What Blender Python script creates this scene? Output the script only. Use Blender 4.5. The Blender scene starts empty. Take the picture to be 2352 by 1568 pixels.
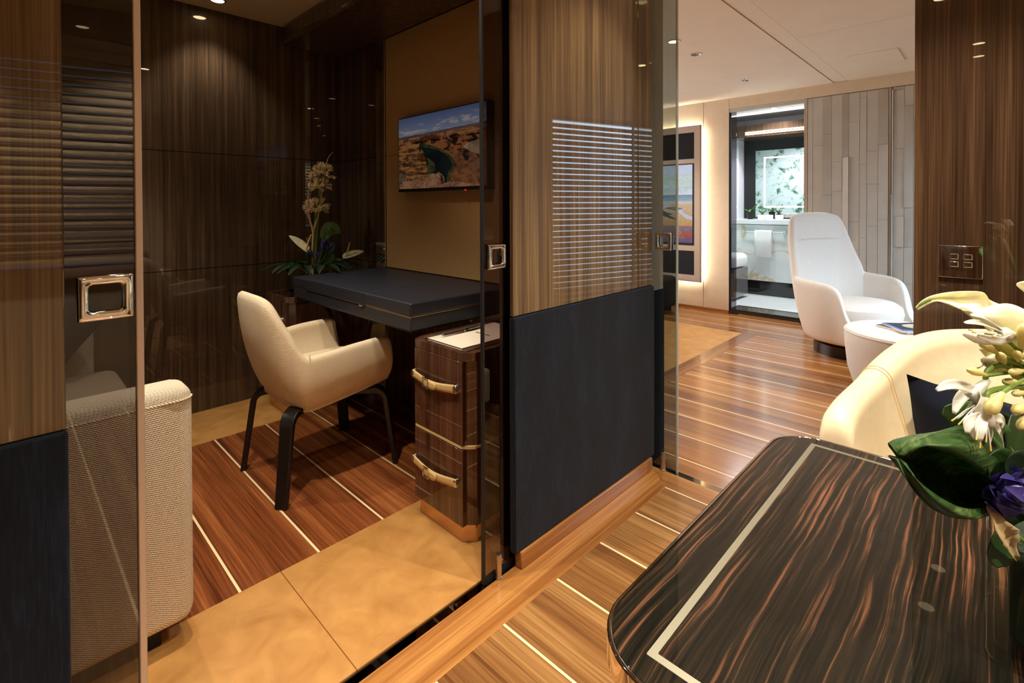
import bpy, bmesh, math, random
import numpy as np
from mathutils import Vector, Matrix
random.seed(7)
PI = math.pi
S = bpy.context.scene
C = S.collection

# ------------------------------------------------------------------ camera
F_PX, CX_PX, CY_PX = 1148.42, 1176.0, 485.09
YAW, PITCH, ROLL, EYE = 0.772094, 0.0105938, 0.003434, 1.2
def cam_axes():
    c, s = math.cos(YAW), math.sin(YAW)
    F = Vector((c, s, 0)); Rt = Vector((s, -c, 0)); D = Vector((0, 0, -1))
    cp, sp = math.cos(PITCH), math.sin(PITCH)
    F2 = cp*F + sp*D; D2 = -sp*F + cp*D
    cr, sr = math.cos(ROLL), math.sin(ROLL)
    return cr*Rt + sr*D2, -sr*Rt + cr*D2, F2
AX_R, AX_D, AX_F = cam_axes()
cd = bpy.data.cameras.new('camera'); cam = bpy.data.objects.new('camera', cd); C.objects.link(cam)
m3 = Matrix((AX_R, -AX_D, -AX_F)).transposed()
cam.matrix_world = Matrix.Translation((0, 0, EYE)) @ m3.to_4x4()
cd.sensor_width = 36; cd.sensor_fit = 'HORIZONTAL'
cd.lens = F_PX/2352*36
cd.shift_y = (CY_PX-784)/2352
cd.clip_start = 0.02
S.camera = cam

# ------------------------------------------------------------------ view, world
S.view_settings.view_transform = 'Standard'
S.view_settings.look = 'None'
S.view_settings.gamma = 1
S.view_settings.use_curve_mapping = False
S.view_settings.exposure = 0.0
w = bpy.data.worlds.new('world'); S.world = w; w.use_nodes = True
w.node_tree.nodes['Background'].inputs[0].default_value = (0.55, 0.72, 1.0, 1)
w.node_tree.nodes['Background'].inputs[1].default_value = 0.6
S.cycles.max_bounces = 10; S.cycles.glossy_bounces = 6; S.cycles.transparent_max_bounces = 16
S.cycles.diffuse_bounces = 5
S.cycles.sample_clamp_indirect = 6
S.cycles.caustics_reflective = False; S.cycles.caustics_refractive = False

# ------------------------------------------------------------------ large area lights: daylight outside the hull windows, plus an added bedside fill
def hull_y(x): return -1.6+0.30*x
HULL_A = math.atan(0.30)
def area(name, x, z, sx, sz, e, col, off=0.30):
    l = bpy.data.lights.new(name, 'AREA'); l.shape = 'RECTANGLE'; l.size = sx; l.size_y = sz; l.energy = e; l.color = col
    o = bpy.data.objects.new(name, l); C.objects.link(o)
    o.location = (x+math.sin(HULL_A)*off, hull_y(x)-math.cos(HULL_A)*off, z)
    o.rotation_euler = (PI/2, 0, HULL_A)      # local -Z turned towards +Y (into the rooms)
    return o
DAY = (0.62, 0.81, 1.0)
area('bedroom_daylight', 4.35, 1.25, 2.1, 1.7, 100, DAY)
lo = area('bedside_fill', 3.9, 1.25, 2.4, 1.2, 62, (.95, .97, 1)); lo.location = (3.9, 4.9, 1.2); lo.rotation_euler = (-PI/2, 0, 0)  # unseen neutral fill, added to lift the bedroom
area('sitting_daylight', -0.2, 1.4, 2.2, 1.1, .8, DAY)

# ------------------------------------------------------------------ materials
def lin(c):
    return tuple(((v/255)/12.92 if v/255 <= 0.04045 else ((v/255+0.055)/1.055)**2.4) for v in c)+(1,)
class NT:
    def __init__(s, name):
        s.m = bpy.data.materials.new(name); s.m.use_nodes = True
        s.t = s.m.node_tree; s.b = s.t.nodes['Principled BSDF']; s.out = s.t.nodes['Material Output']
    def n(s, ty, **kw):
        nd = s.t.nodes.new(ty)
        for k, v in kw.items():
            if k.startswith('i_'):
                key = k[2:]; key = int(key) if key.isdigit() else key
                nd.inputs[key].default_value = v
            else: setattr(nd, k, v)
        return nd
    def l(s, a, b): s.t.links.new(a, b)
    def set(s, **kw):
        for k, v in kw.items(): s.b.inputs[k.replace('_', ' ')].default_value = v
    def coords(s, scale=(1, 1, 1), loc=(0, 0, 0)):
        tc = s.n('ShaderNodeTexCoord'); mp = s.n('ShaderNodeMapping')
        mp.inputs['Scale'].default_value = scale; mp.inputs['Location'].default_value = loc
        s.l(tc.outputs['Object'], mp.inputs['Vector']); return mp.outputs['Vector']
    def noise(s, vec, sc, det=3, rough=.5, dist=0):
        nd = s.n('ShaderNodeTexNoise'); nd.inputs['Scale'].default_value = sc; nd.inputs['Detail'].default_value = det
        nd.inputs['Roughness'].default_value = rough; nd.inputs['Distortion'].default_value = dist
        s.l(vec, nd.inputs['Vector']); return nd.outputs['Fac']
    def ramp(s, fac, stops, interp='LINEAR'):
        r = s.n('ShaderNodeValToRGB'); e = r.color_ramp.elements; r.color_ramp.interpolation = interp
        e[0].position, e[0].color = stops[0][0], stops[0][1]
        e[1].position, e[1].color = stops[-1][0], stops[-1][1]
        for p, c in stops[1:-1]:
            x = e.new(p); x.color = c
        s.l(fac, r.inputs[0]); return r.outputs[0]
    def math(s, op, a, b=None, c=None):
        nd = s.n('ShaderNodeMath', operation=op)
        for i, v in enumerate((a, b, c)):
            if v is None: continue
            if isinstance(v, (int, float)): nd.inputs[i].default_value = v
            else: s.l(v, nd.inputs[i])
        return nd.outputs[0]
    def mix(s, fac, a, b, mode='MIX'):
        nd = s.n('ShaderNodeMix', data_type='RGBA', blend_type=mode)
        for i, v in ((0, fac), (6, a), (7, b)):
            if isinstance(v, (int, float, tuple)): nd.inputs[i].default_value = v
            else: s.l(v, nd.inputs[i])
        return nd.outputs[2]
    def bump(s, h, strength=.2, dist=.002):
        nd = s.n('ShaderNodeBump'); nd.inputs['Strength'].default_value = strength; nd.inputs['Distance'].default_value = dist
        s.l(h, nd.inputs['Height']); s.l(nd.outputs[0], s.b.inputs['Normal']); return nd
    def base(s, v):
        if isinstance(v, tuple): s.b.inputs['Base Color'].default_value = v
        else: s.l(v, s.b.inputs['Base Color'])
def plain(name, col, rough=.5, metal=0, coat=0, spec=.5, vary=.0, sc=8):
    t = NT(name); t.set(Roughness=rough, Metallic=metal, Coat_Weight=coat, Coat_Roughness=.03, Specular_IOR_Level=spec)
    c = lin(col)
    if vary:
        f = t.noise(t.coords(), sc, 4)
        lo = tuple(v*(1-vary) for v in c[:3])+(1,); hi = tuple(min(1, v*(1+vary)) for v in c[:3])+(1,)
        t.base(t.ramp(f, [(.3, lo), (.7, hi)]))
    else: t.base(c)
    return t.m
def veneer(name, dark, mid, light, rough=.35, coat=1.0, vert=True, fine=100, coatrough=.015, seed=0):
    t = NT(name)
    sc = (1, 1, .012) if vert else (1, .012, 1)
    v = t.coords(sc, (seed, seed*.7, seed*.3))
    a = t.noise(v, fine*.33, 3, .6); b = t.noise(v, fine*2.2, 2, .5)
    f = t.math('ADD', t.math('MULTIPLY', a, .55), t.math('MULTIPLY', b, .45))
    t.base(t.ramp(f, [(.36, lin(dark)), (.5, lin(mid)), (.66, lin(light))]))
    t.set(Roughness=rough, Coat_Weight=coat, Coat_Roughness=coatrough, Specular_IOR_Level=.1)
    return t.m
def teak(name, dark, mid, light, along='y', pitch=.25, off=0, line=.008, gloss=.22, caulk=(250, 225, 180), rng=None, coat=.35):
    t = NT(name)
    tc = t.n('ShaderNodeTexCoord'); sp = t.n('ShaderNodeSeparateXYZ'); t.l(tc.outputs['Object'], sp.inputs[0])
    X = t.math('ADD', sp.outputs[0] if along == 'y' else sp.outputs[1], t.math('MULTIPLY', sp.outputs[2], .97))
    u = t.math('DIVIDE', t.math('SUBTRACT', X, off), pitch)
    idx = t.math('FLOOR', u); fr = t.math('FRACT', u)
    wn = t.n('ShaderNodeTexWhiteNoise', noise_dimensions='1D'); t.l(idx, wn.inputs['W'])
    cmb = t.n('ShaderNodeCombineXYZ')
    shift = t.math('MULTIPLY', wn.outputs['Value'], 17.0)
    t.l(X, cmb.inputs[0]); t.l(t.math('MULTIPLY', sp.outputs[1] if along == 'y' else sp.outputs[0], .018), cmb.inputs[1]); t.l(shift, cmb.inputs[2])
    a = t.noise(cmb.outputs[0], 22, 3, .55, .1); b = t.noise(cmb.outputs[0], 170, 3, .6)
    f = t.math('ADD', t.math('ADD', t.math('MULTIPLY', a, .6), t.math('MULTIPLY', b, .4)), t.math('MULTIPLY', t.math('SUBTRACT', wn.outputs['Value'], .5), .12))
    col = t.ramp(f, [(.34, lin(dark)), (.5, lin(mid)), (.66, lin(light))])
    if line > 0:
        e = t.math('LESS_THAN', fr, line/pitch)
        col = t.mix(e, col, lin(caulk))
    t.base(col); t.set(Roughness=gloss, Specular_IOR_Level=.45, Coat_Weight=coat, Coat_Roughness=.12)
    return t.m
def woven(name, col, k=800, strength=.6, dark=.72, rough=.9):
    t = NT(name)
    tc = t.n('ShaderNodeTexCoord'); sp = t.n('ShaderNodeSeparateXYZ'); t.l(tc.outputs['Object'], sp.inputs[0])
    x, y, z = sp.outputs
    u = t.math('ADD', x, y); v = t.math('ADD', z, t.math('MULTIPLY', y, .45))
    n = t.noise(tc.outputs['Object'], 60, 2)
    a = t.math('SINE', t.math('ADD', t.math('MULTIPLY', t.math('ADD', u, t.math('MULTIPLY', v, .5)), k), t.math('MULTIPLY', n, 3)))
    b = t.math('SINE', t.math('MULTIPLY', v, k*1.1))
    h = t.math('ADD', t.math('MULTIPLY', t.math('MULTIPLY', a, b), .5), .5)
    c = lin(col)
    t.base(t.ramp(h, [(.05, tuple(q*dark for q in c[:3])+(1,)), (.6, c)]))
    t.set(Roughness=rough, Specular_IOR_Level=.15, Sheen_Weight=.15)
    t.bump(h, strength, .003)
    return t.m
def glass(name, tint, refl=1.0):
    t = NT(name)
    tr = t.n('ShaderNodeBsdfTransparent'); tr.inputs[0].default_value = tint+(1,)
    gl = t.n('ShaderNodeBsdfGlossy'); gl.inputs['Roughness'].default_value = 0.0; gl.inputs[0].default_value = (refl, refl, refl, 1)
    fr = t.n('ShaderNodeFresnel'); ge = t.n('ShaderNodeNewGeometry')
    t.l(t.math('SUBTRACT', 1.5, t.math('MULTIPLY', ge.outputs['Backfacing'], 1.5-1/1.5)), fr.inputs[0])   # same reflectance on both faces of a pane
    mx = t.n('ShaderNodeMixShader'); t.l(fr.outputs[0], mx.inputs[0]); t.l(tr.outputs[0], mx.inputs[1]); t.l(gl.outputs[0], mx.inputs[2])
    t.l(mx.outputs[0], t.out.inputs['Surface']); return t.m
def emit(name, col, st):
    t = NT(name); t.set(Base_Color=(0, 0, 0, 1), Emission_Color=lin(col), Emission_Strength=st, Roughness=.4); return t.m
def attr_emit(name, st, attr='Col', rough=.25):
    t = NT(name); a = t.n('ShaderNodeAttribute', attribute_name=attr)
    t.set(Base_Color=(.004, .004, .005, 1), Emission_Strength=st, Roughness=rough); t.l(a.outputs['Color'], t.b.inputs['Emission Color']); return t.m
def attr_diff(name, attr='Col', rough=.5):
    t = NT(name); a = t.n('ShaderNodeAttribute', attribute_name=attr); t.l(a.outputs['Color'], t.b.inputs['Base Color']); t.set(Roughness=rough); return t.m

M = {}
M['walnut'] = veneer('walnut_veneer', (50, 36, 26), (76, 55, 40), (106, 80, 58), seed=1)
M['walnut_lit'] = veneer('walnut_veneer_lit', (84, 66, 47), (118, 95, 68), (156, 130, 95), seed=1)  # same walnut, the column's brighter light put into its tone
M['walnut_half_lit'] = veneer('walnut_veneer_half_lit', (68, 55, 40), (94, 77, 56), (122, 102, 76), seed=1)  # same walnut again, the pillar's light put into its tone
M['walnut_dark'] = veneer('dark_walnut_veneer', (48, 37, 28), (71, 55, 42), (100, 80, 61), seed=3)
M['walnut_ped'] = veneer('pedestal_walnut_veneer', (50, 30, 23), (80, 52, 40), (112, 78, 58), seed=5, fine=95, rough=.3)
M['navy_suede'] = None
M['teak_cor'] = teak('corridor_teak', (98, 60, 33), (140, 97, 56), (178, 134, 84), 'y', .2425, 1.0-.004)
M['teak_study'] = teak('study_teak', (84, 42, 22), (136, 76, 42), (178, 112, 64), 'y', .252, .514-.004, coat=.5)
M['teak_bed'] = teak('bedroom_teak', (112, 66, 32), (150, 96, 48), (184, 128, 74), 'y', .2335, 2.718-.004, line=.007)
M['teak_x'] = teak('border_teak', (122, 74, 36), (160, 106, 56), (190, 136, 78), 'x', .35, .3, line=0)
M['teak_y'] = teak('threshold_teak', (122, 74, 36), (160, 106, 56), (190, 136, 78), 'y', .35, .1, line=0)
M['teak_bx'] = teak('inlay_border_teak', (96, 58, 32), (128, 84, 50), (158, 110, 70), 'x', .35, .3, line=0)
M['steel'] = plain('polished_steel', (205, 203, 198), .06, 1)
M['chrome'] = plain('chrome', (225, 225, 225), .03, 1)
M['satin'] = plain('satin_nickel', (200, 190, 175), .3, 1)
M['track'] = plain('polished_track', (120, 108, 98), .04, 1)
M['dark_metal'] = plain('dark_bronze', (70, 62, 58), .3, 1)
M['black'] = plain('black_gap', (9, 8, 8), .6)
M['black_wood'] = plain('black_stained_ash', (22, 19, 18), .38, vary=.2, sc=30)
M['chair_fab'] = woven('cream_wool_weave', (240, 220, 192), 1250, .5, .8)
M['sofa_fab'] = woven('beige_chunky_weave', (240, 224, 202), 760, .9, .66)
M['sofa_seat'] = woven('seat_weave', (188, 172, 150), 1100, .5, .8)
M['cream_lth'] = plain('cream_leather', (248, 232, 200), .42, vary=.03, sc=60)
M['stitch'] = plain('cream_stitching', (226, 196, 146), .7)
M['tan_lth'] = None
M['white_fab'] = plain('white_bouclé', (236, 230, 222), .95, spec=.1, vary=.03, sc=90)
M['cream_wall'] = plain('cream_leather_wall', (214, 196, 170), .55, vary=.03, sc=14)
M['tile_lth'] = plain('pale_leather_tile', (188, 184, 174), .5, vary=.06, sc=6)
M['ceil'] = plain('cream_ceiling', (236, 227, 212), .7, vary=.02, sc=5)
M['ceil_study'] = plain('beige_ceiling', (190, 172, 140), .7, vary=.02, sc=5)
M['navy_lth'] = plain('navy_leather', (33, 36, 47), .42, vary=.06, sc=120)
M['navy_vel'] = plain('navy_velvet', (26, 30, 46), .9, spec=.15)
M['navy_cush'] = plain('navy_cotton', (30, 38, 56), .85, spec=.15)
M['brown_lth'] = plain('bronze_leather_panel', (182, 144, 98), .5, vary=.05, sc=40)
M['strap'] = plain('tan_strap', (206, 180, 128), .5, vary=.04, sc=60)
M['copper'] = plain('copper_plinth', (206, 168, 142), .16, 1)
M['paper'] = plain('paper', (240, 228, 214), .8)
M['ink'] = plain('ink', (45, 34, 30), .6)
M['pen'] = plain('pen_barrel', (58, 28, 24), .2, coat=1)
M['inlay'] = plain('inlay_steel', (176, 173, 156), .32, .85)
M['mirror'] = plain('mirror', (235, 235, 235), .01, 1)
M['bezel'] = plain('tv_bezel', (20, 20, 24), .35)
M['speaker'] = plain('speaker_cloth', (26, 25, 30), .95)
M['panel_frame'] = plain('taupe_leather_frame', (182, 162, 144), .5, vary=.03, sc=30)
M['blind_dark'] = plain('brown_roman_blind', (150, 128, 118), .5, vary=.05, sc=20)
M['slat'] = plain('blind_slat', (206, 186, 152), .55)
M['slat_bed'] = plain('bedroom_blind_slat', (120, 108, 96), .5)
M['glass_smoke'] = glass('smoked_glass', (.47, .46, .46))
M['glass_dark'] = glass('dark_smoked_glass', (.58, .52, .52))
M['glass_green'] = glass('green_grey_glass', (.60, .64, .62))
M['glass_bath'] = glass('grey_bath_glass', (.50, .49, .52))
M['glass_vase'] = glass('clear_vase_glass', (.93, .95, .93))
M['lamp'] = emit('lamp_glow', (255, 222, 170), 26)
M['lamp_off'] = plain('unlit_lamp_lens', (120, 118, 116), .2)
M['led'] = emit('warm_led', (255, 238, 212), 115)
M['led_white'] = emit('white_led', (255, 244, 232), 9)
M['granite'] = plain('black_granite', (22, 21, 22), .12, coat=.6, vary=.3, sc=60)
M['white'] = plain('white_lacquer', (240, 240, 242), .35)
M['white_floor'] = plain('white_stone_floor', (236, 238, 240), .25, vary=.02, sc=3)
M['lilac_wall'] = plain('pale_bathroom_wall', (214, 214, 224), .5)
M['towel'] = plain('white_terry', (245, 244, 244), .95, spec=.05, vary=.02, sc=200)
def thin(name, col, trans=.35, vary=.05, sc=50, gloss=.06, rough=.4):
    t = NT(name); c = lin(col); f = t.noise(t.coords(), sc, 3)
    cc = t.ramp(f, [(.3, tuple(v*(1-vary) for v in c[:3])+(1,)), (.7, tuple(min(1, v*(1+vary)) for v in c[:3])+(1,))])
    d = t.n('ShaderNodeBsdfDiffuse'); tr = t.n('ShaderNodeBsdfTranslucent'); g = t.n('ShaderNodeBsdfGlossy'); g.inputs['Roughness'].default_value = rough
    t.l(cc, d.inputs[0]); t.l(cc, tr.inputs[0]); m1 = t.n('ShaderNodeMixShader'); m1.inputs[0].default_value = trans; t.l(d.outputs[0], m1.inputs[1]); t.l(tr.outputs[0], m1.inputs[2])
    m2 = t.n('ShaderNodeMixShader'); m2.inputs[0].default_value = gloss; t.l(m1.outputs[0], m2.inputs[1]); t.l(g.outputs[0], m2.inputs[2]); t.l(m2.outputs[0], t.out.inputs['Surface']); return t.m
M['agap_dim'] = thin('agapanthus_petal_dim', (226, 206, 164), .3, .15)  # petal tone carries the dim warm light of the study
M['leaf'] = thin('leaf_green', (52, 84, 40), 0.3, .12)
M['leaf_dark'] = thin('leaf_dark_green', (28, 52, 30), 0.25, .12)
M['leaf_lt'] = thin('leaf_mid_green', (88, 128, 66), 0.35, .12)
M['stem'] = plain('flower_stem', (112, 140, 60), .45)
M['petal'] = thin('white_petal', (252, 244, 212), 0.4, .12)
M['petal_w'] = thin('pure_white_petal', (254, 251, 240), 0.4, .12)
M['bud'] = thin('cream_bud', (240, 228, 160), 0.3, .12)
M['spadix'] = plain('yellow_spadix', (232, 196, 92), .6)
M['anther'] = plain('anther', (226, 178, 92), .7)
M['gentian'] = thin('gentian_blue', (74, 64, 148), 0.3, .12)
M['twig'] = plain('bare_twig', (186, 150, 112), .7)
M['husk'] = plain('dry_husk', (190, 168, 128), .7, vary=.1, sc=60)
M['dark_uph'] = plain('charcoal_upholstery', (36, 38, 48), .9)
M['red_led'] = emit('red_standby', (255, 30, 50), 2)
M['tv_text'] = emit('tv_caption_text', (196, 160, 132), .55)
def mk_special():
    t = NT('navy_suede_panel'); v = t.coords((1, 1, .35))
    f = t.math('ADD', t.math('MULTIPLY', t.noise(v, 9, 5, .65), .6), t.math('MULTIPLY', t.noise(t.coords((1, 1, .08)), 260, 2), .4))
    t.base(t.ramp(f, [(.38, lin((6, 10, 21))), (.52, lin((12, 19, 34))), (.74, lin((30, 41, 62)))]))
    t.set(Roughness=.85, Specular_IOR_Level=.2, Sheen_Weight=.08, Sheen_Roughness=.5); t.bump(t.noise(t.coords((1, 1, .1)), 300, 2), .25, .002)
    M['navy_suede'] = t.m
    t = NT('tan_floor_leather'); f = t.noise(t.coords(), 9, 6, .6, .6)
    tc = t.n('ShaderNodeTexCoord'); sp = t.n('ShaderNodeSeparateXYZ'); t.l(tc.outputs['Object'], sp.inputs[0])
    fr = t.math('FRACT', t.math('DIVIDE', t.math('SUBTRACT', sp.outputs[0], .634-.62*3), .62))
    seam = t.math('LESS_THAN', fr, .003/.62)
    col = t.ramp(f, [(.3, lin((166, 116, 62))), (.7, lin((194, 144, 84)))])
    t.base(t.mix(seam, col, lin((120, 74, 34)))); t.set(Roughness=.38, Specular_IOR_Level=.4); t.bump(f, .12, .003)
    M['tan_lth'] = t.m
    t = NT('macassar_ebony'); v = t.coords((.018, 1, 1))
    wv = t.noise(t.coords((.8, .8, 1)), 4, 3)
    add = t.n('ShaderNodeVectorMath', operation='ADD'); t.l(v, add.inputs[0])
    cm = t.n('ShaderNodeCombineXYZ'); t.l(t.math('MULTIPLY', wv, .028), cm.inputs[1]); t.l(cm.outputs[0], add.inputs[1])
    a = t.noise(add.outputs[0], 150, 3, .6); b = t.noise(add.outputs[0], 260, 3, .6)
    f = t.math('ADD', t.math('MULTIPLY', a, .62), t.math('MULTIPLY', b, .38))
    t.base(t.ramp(f, [(.34, lin((11, 11, 10))), (.46, lin((19, 19, 16))), (.545, lin((34, 28, 21))), (.60, lin((84, 55, 40))), (.68, lin((118, 77, 57)))]))
    t.set(Roughness=.25, Coat_Weight=1, Coat_Roughness=.01, Specular_IOR_Level=.04)
    M['ebony'] = t.m
    t = NT('onyx'); f = t.noise(t.coords((1, 1, .8), (3, 1, 2)), 1.2, 5, .5, 1.2)
    t.base(t.ramp(f, [(.40, lin((222, 228, 230))), (.497, lin((226, 226, 222))), (.508, lin((206, 188, 150))), (.52, lin((226, 228, 228))), (.7, lin((214, 220, 224)))]))
    t.set(Roughness=.15); M['onyx'] = t.m
    t = NT('broad_leaf_surface'); f = t.noise(t.coords((1, 1, 1)), 30, 4, .6); g = t.noise(t.coords((6, 6, 60)), 8, 2)
    cc = t.ramp(t.math('ADD', t.math('MULTIPLY', f, .6), t.math('MULTIPLY', g, .4)), [(.35, lin((40, 66, 32))), (.5, lin((60, 92, 46))), (.66, lin((126, 150, 92)))])
    t.base(cc); t.set(Roughness=.42, Specular_IOR_Level=.35)
    tr = t.n('ShaderNodeBsdfTranslucent'); t.l(cc, tr.inputs[0]); mx = t.n('ShaderNodeMixShader'); mx.inputs[0].default_value = .35
    t.l(t.b.outputs[0], mx.inputs[1]); t.l(tr.outputs[0], mx.inputs[2]); t.l(mx.outputs[0], t.out.inputs['Surface']); M['leaf_broad'] = t.m
    t = NT('bird_mural'); f = t.noise(t.coords(), 8.5, 6, .7, .3); g = t.noise(t.coords(loc=(4, 2, 1)), 3.0, 2)
    c1 = t.ramp(f, [(.44, lin((206, 222, 224))), (.54, lin((196, 212, 208))), (.58, lin((132, 166, 150))), (.63, lin((80, 110, 98))), (.70, lin((60, 78, 72)))])
    t.base(c1); t.set(Roughness=.4); M['mural'] = t.m
mk_special()

# ------------------------------------------------------------------ object helpers
WORLD = {}
def tag(o, label=None, cat=None, group=None, kind=None):
    if label: o['label'] = label
    if cat: o['category'] = cat
    if group: o['group'] = group
    if kind: o['kind'] = kind
    return o
def thing(name, label, cat, loc=(0, 0, 0), group=None, kind=None):
    o = bpy.data.objects.new(name, None); C.objects.link(o); o.location = loc; o.empty_display_size = .05
    WORLD[o.name] = Vector(loc)
    return tag(o, label, cat, group, kind)
def obj(name, bm, mat, parent=None, smooth=True, ang=35, bevel=0, bseg=2, sub=0, solid=0, soff=1, local=False):
    me = bpy.data.meshes.new(name)
    bmesh.ops.recalc_face_normals(bm, faces=bm.faces)
    bm.to_mesh(me); bm.free()
    if smooth:
        me.shade_smooth()
        me.set_sharp_from_angle(angle=math.radians(ang))
    o = bpy.data.objects.new(name, me); C.objects.link(o)
    for m in (mat if isinstance(mat, (list, tuple)) else [mat]): me.materials.append(m)
    WORLD[o.name] = Vector((0, 0, 0))
    if parent is not None:
        o.parent = parent
        if not local: o.location = -WORLD[parent.name]
    if solid:
        md = o.modifiers.new('Solidify', 'SOLIDIFY'); md.thickness = solid; md.offset = soff
    if bevel:
        md = o.modifiers.new('Bevel', 'BEVEL'); md.width = bevel; md.segments = bseg; md.limit_method = 'ANGLE'; md.angle_limit = math.radians(40)
    if sub:
        md = o.modifiers.new('Subdivision', 'SUBSURF'); md.levels = sub; md.render_levels = sub
    return o
def B(): return bmesh.new()
def box(bm, x0, x1, y0, y1, z0, z1):
    v = [bm.verts.new((x, y, z)) for z in (z0, z1) for x, y in ((x0, y0), (x1, y0), (x1, y1), (x0, y1))]
    for f in ((3, 2, 1, 0), (4, 5, 6, 7), (0, 1, 5, 4), (1, 2, 6, 5), (2, 3, 7, 6), (3, 0, 4, 7)):
        bm.faces.new([v[i] for i in f])
    return bm
def bx(*a): return box(B(), *a)
def prism(bm, poly, z0, z1):
    a = [bm.verts.new((x, y, z0)) for x, y in poly]; b = [bm.verts.new((x, y, z1)) for x, y in poly]
    bm.faces.new(a[::-1]); bm.faces.new(b); n = len(poly)
    for i in range(n): bm.faces.new((a[i], a[(i+1) % n], b[(i+1) % n], b[i]))
    return bm
def hull_box(bm, x0, x1, d0, d1, z0, z1):
    """box lying along the hull line: x0..x1 measured in world x, d0..d1 the distance inwards from the hull."""
    nx, ny = -math.sin(HULL_A), math.cos(HULL_A)
    return prism(bm, [(x+nx*d, hull_y(x)+ny*d) for x, d in ((x0, d0), (x1, d0), (x1, d1), (x0, d1))], z0, z1)
def rrect(x0, x1, y0, y1, r, n=6):
    out = []
    for cx, cy, a0 in ((x1-r, y1-r, 0), (x0+r, y1-r, 90), (x0+r, y0+r, 180), (x1-r, y0+r, 270)):
        for i in range(n+1):
            a = math.radians(a0+90*i/n); out.append((cx+r*math.cos(a), cy+r*math.sin(a)))
    return out
def tube(bm, pts, rad, seg=10, caps=True):
    pts = [Vector(p) for p in pts]; n = len(pts)
    if isinstance(rad, (int, float)): rad = [rad]*n
    prev = None; rings = []
    for i, p in enumerate(pts):
        t = (pts[min(i+1, n-1)]-pts[max(i-1, 0)])
        if t.length < 1e-9: t = Vector((0, 0, 1))
        t.normalize()
        if prev is None:
            a = Vector((0, 0, 1)) if abs(t.z) < .9 else Vector((1, 0, 0)); u = t.cross(a).normalized()
        else:
            u = (prev - t*prev.dot(t)); u = u.normalized() if u.length > 1e-6 else t.orthogonal().normalized()
        prev = u; v = t.cross(u)
        rings.append([bm.verts.new(p+(u*math.cos(2*PI*k/seg)+v*math.sin(2*PI*k/seg))*rad[i]) for k in range(seg)])
    for a, b in zip(rings, rings[1:]):
        for k in range(seg): bm.faces.new((a[k], a[(k+1) % seg], b[(k+1) % seg], b[k]))
    if caps:
        bm.faces.new(rings[0][::-1]); bm.faces.new(rings[-1])
    return bm
def lathe(bm, prof, c=(0, 0), seg=40, sx=1, sy=1):
    rings = []
    for r, z in prof:
        if r < 1e-6: rings.append([bm.verts.new((c[0], c[1], z))])
        else: rings.append([bm.verts.new((c[0]+sx*r*math.cos(2*PI*k/seg), c[1]+sy*r*math.sin(2*PI*k/seg), z)) for k in range(seg)])
    for a, b in zip(rings, rings[1:]):
        for k in range(seg):
            k2 = (k+1) % seg
            if len(a) == 1 and len(b) == 1: continue
            if len(a) == 1: bm.faces.new((a[0], b[k2], b[k]))
            elif len(b) == 1: bm.faces.new((a[k], a[k2], b[0]))
            else: bm.faces.new((a[k], a[k2], b[k2], b[k]))
    return bm
def grid(bm, rows, close_u=False):
    vs = [[bm.verts.new(p) for p in r] for r in rows]
    for a, b in zip(vs, vs[1:]):
        n = len(a)
        for k in range(n if close_u else n-1): bm.faces.new((a[k], a[(k+1) % n], b[(k+1) % n], b[k]))
    return vs
def catmull(P, n):
    P = [np.array(p, float) for p in P]; out = []
    m = len(P)
    for i in range(n):
        t = i/(n-1)*(m-1); k = min(int(t), m-2); f = t-k
        p0, p1, p2, p3 = P[max(k-1, 0)], P[k], P[k+1], P[min(k+2, m-1)]
        out.append(.5*((2*p1)+(-p0+p2)*f+(2*p0-5*p1+4*p2-p3)*f*f+(-p0+3*p1-3*p2+p3)*f**3))
    return out
def rbox(x0, x1, y0, y1, z0, z1, r, seg=4):
    bm = bx(x0, x1, y0, y1, z0, z1)
    bmesh.ops.bevel(bm, geom=bm.edges[:], offset=r, segments=seg, profile=.5, affect='EDGES')
    return bm
def cushion(wd, ht, th, n=16, pinch=.06):
    """square scatter cushion in its own x,z plane, thickness along y"""
    bm = B()
    for s in (-1, 1):
        rows = []
        for j in range(n+1):
            v = -1+2*j/n; r = []
            for i in range(n+1):
                u = -1+2*i/n
                k = 1-pinch*(1-abs(u)**2.0)*abs(v)**3; q = 1-pinch*(1-abs(v)**2.0)*abs(u)**3
                d = ((1-abs(u)**2.6)*(1-abs(v)**2.6))
                r.append((u*wd/2*q, s*th/2*max(d, 0)**.45, v*ht/2*k))
            rows.append(r)
        grid(bm, rows)
    bmesh.ops.remove_doubles(bm, verts=bm.verts, dist=1e-5)
    return bm
def xform(bm, mat): bmesh.ops.transform(bm, matrix=mat, verts=bm.verts); return bm
def basis(x, y, z, o): return Matrix(((x[0], y[0], z[0], o[0]), (x[1], y[1], z[1], o[1]), (x[2], y[2], z[2], o[2]), (0, 0, 0, 1)))
def leaf_bm(bm, path, widths, up=(0, 0, 1), cup=.0, nu=12, nv=5, ruffle=0):
    pts = [Vector(p) for p in catmull(path, nu)]; up = Vector(up); rows = []
    for i, p in enumerate(pts):
        t = (pts[min(i+1, nu-1)]-pts[max(i-1, 0)]).normalized()
        s = t.cross(up); s = s.normalized() if s.length > 1e-5 else t.orthogonal().normalized()
        nrm = s.cross(t)
        f = i/(nu-1)*(len(widths)-1); k = min(int(f), len(widths)-2); wd = widths[k]+(widths[k+1]-widths[k])*(f-k)
        rows.append([p + s*wd*q + nrm*(cup*wd*q*q + ruffle*math.sin(i*1.9+q*3)*abs(q)) for q in [-1+2*j/(nv-1) for j in range(nv)]])
    grid(bm, rows); return bm
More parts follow.
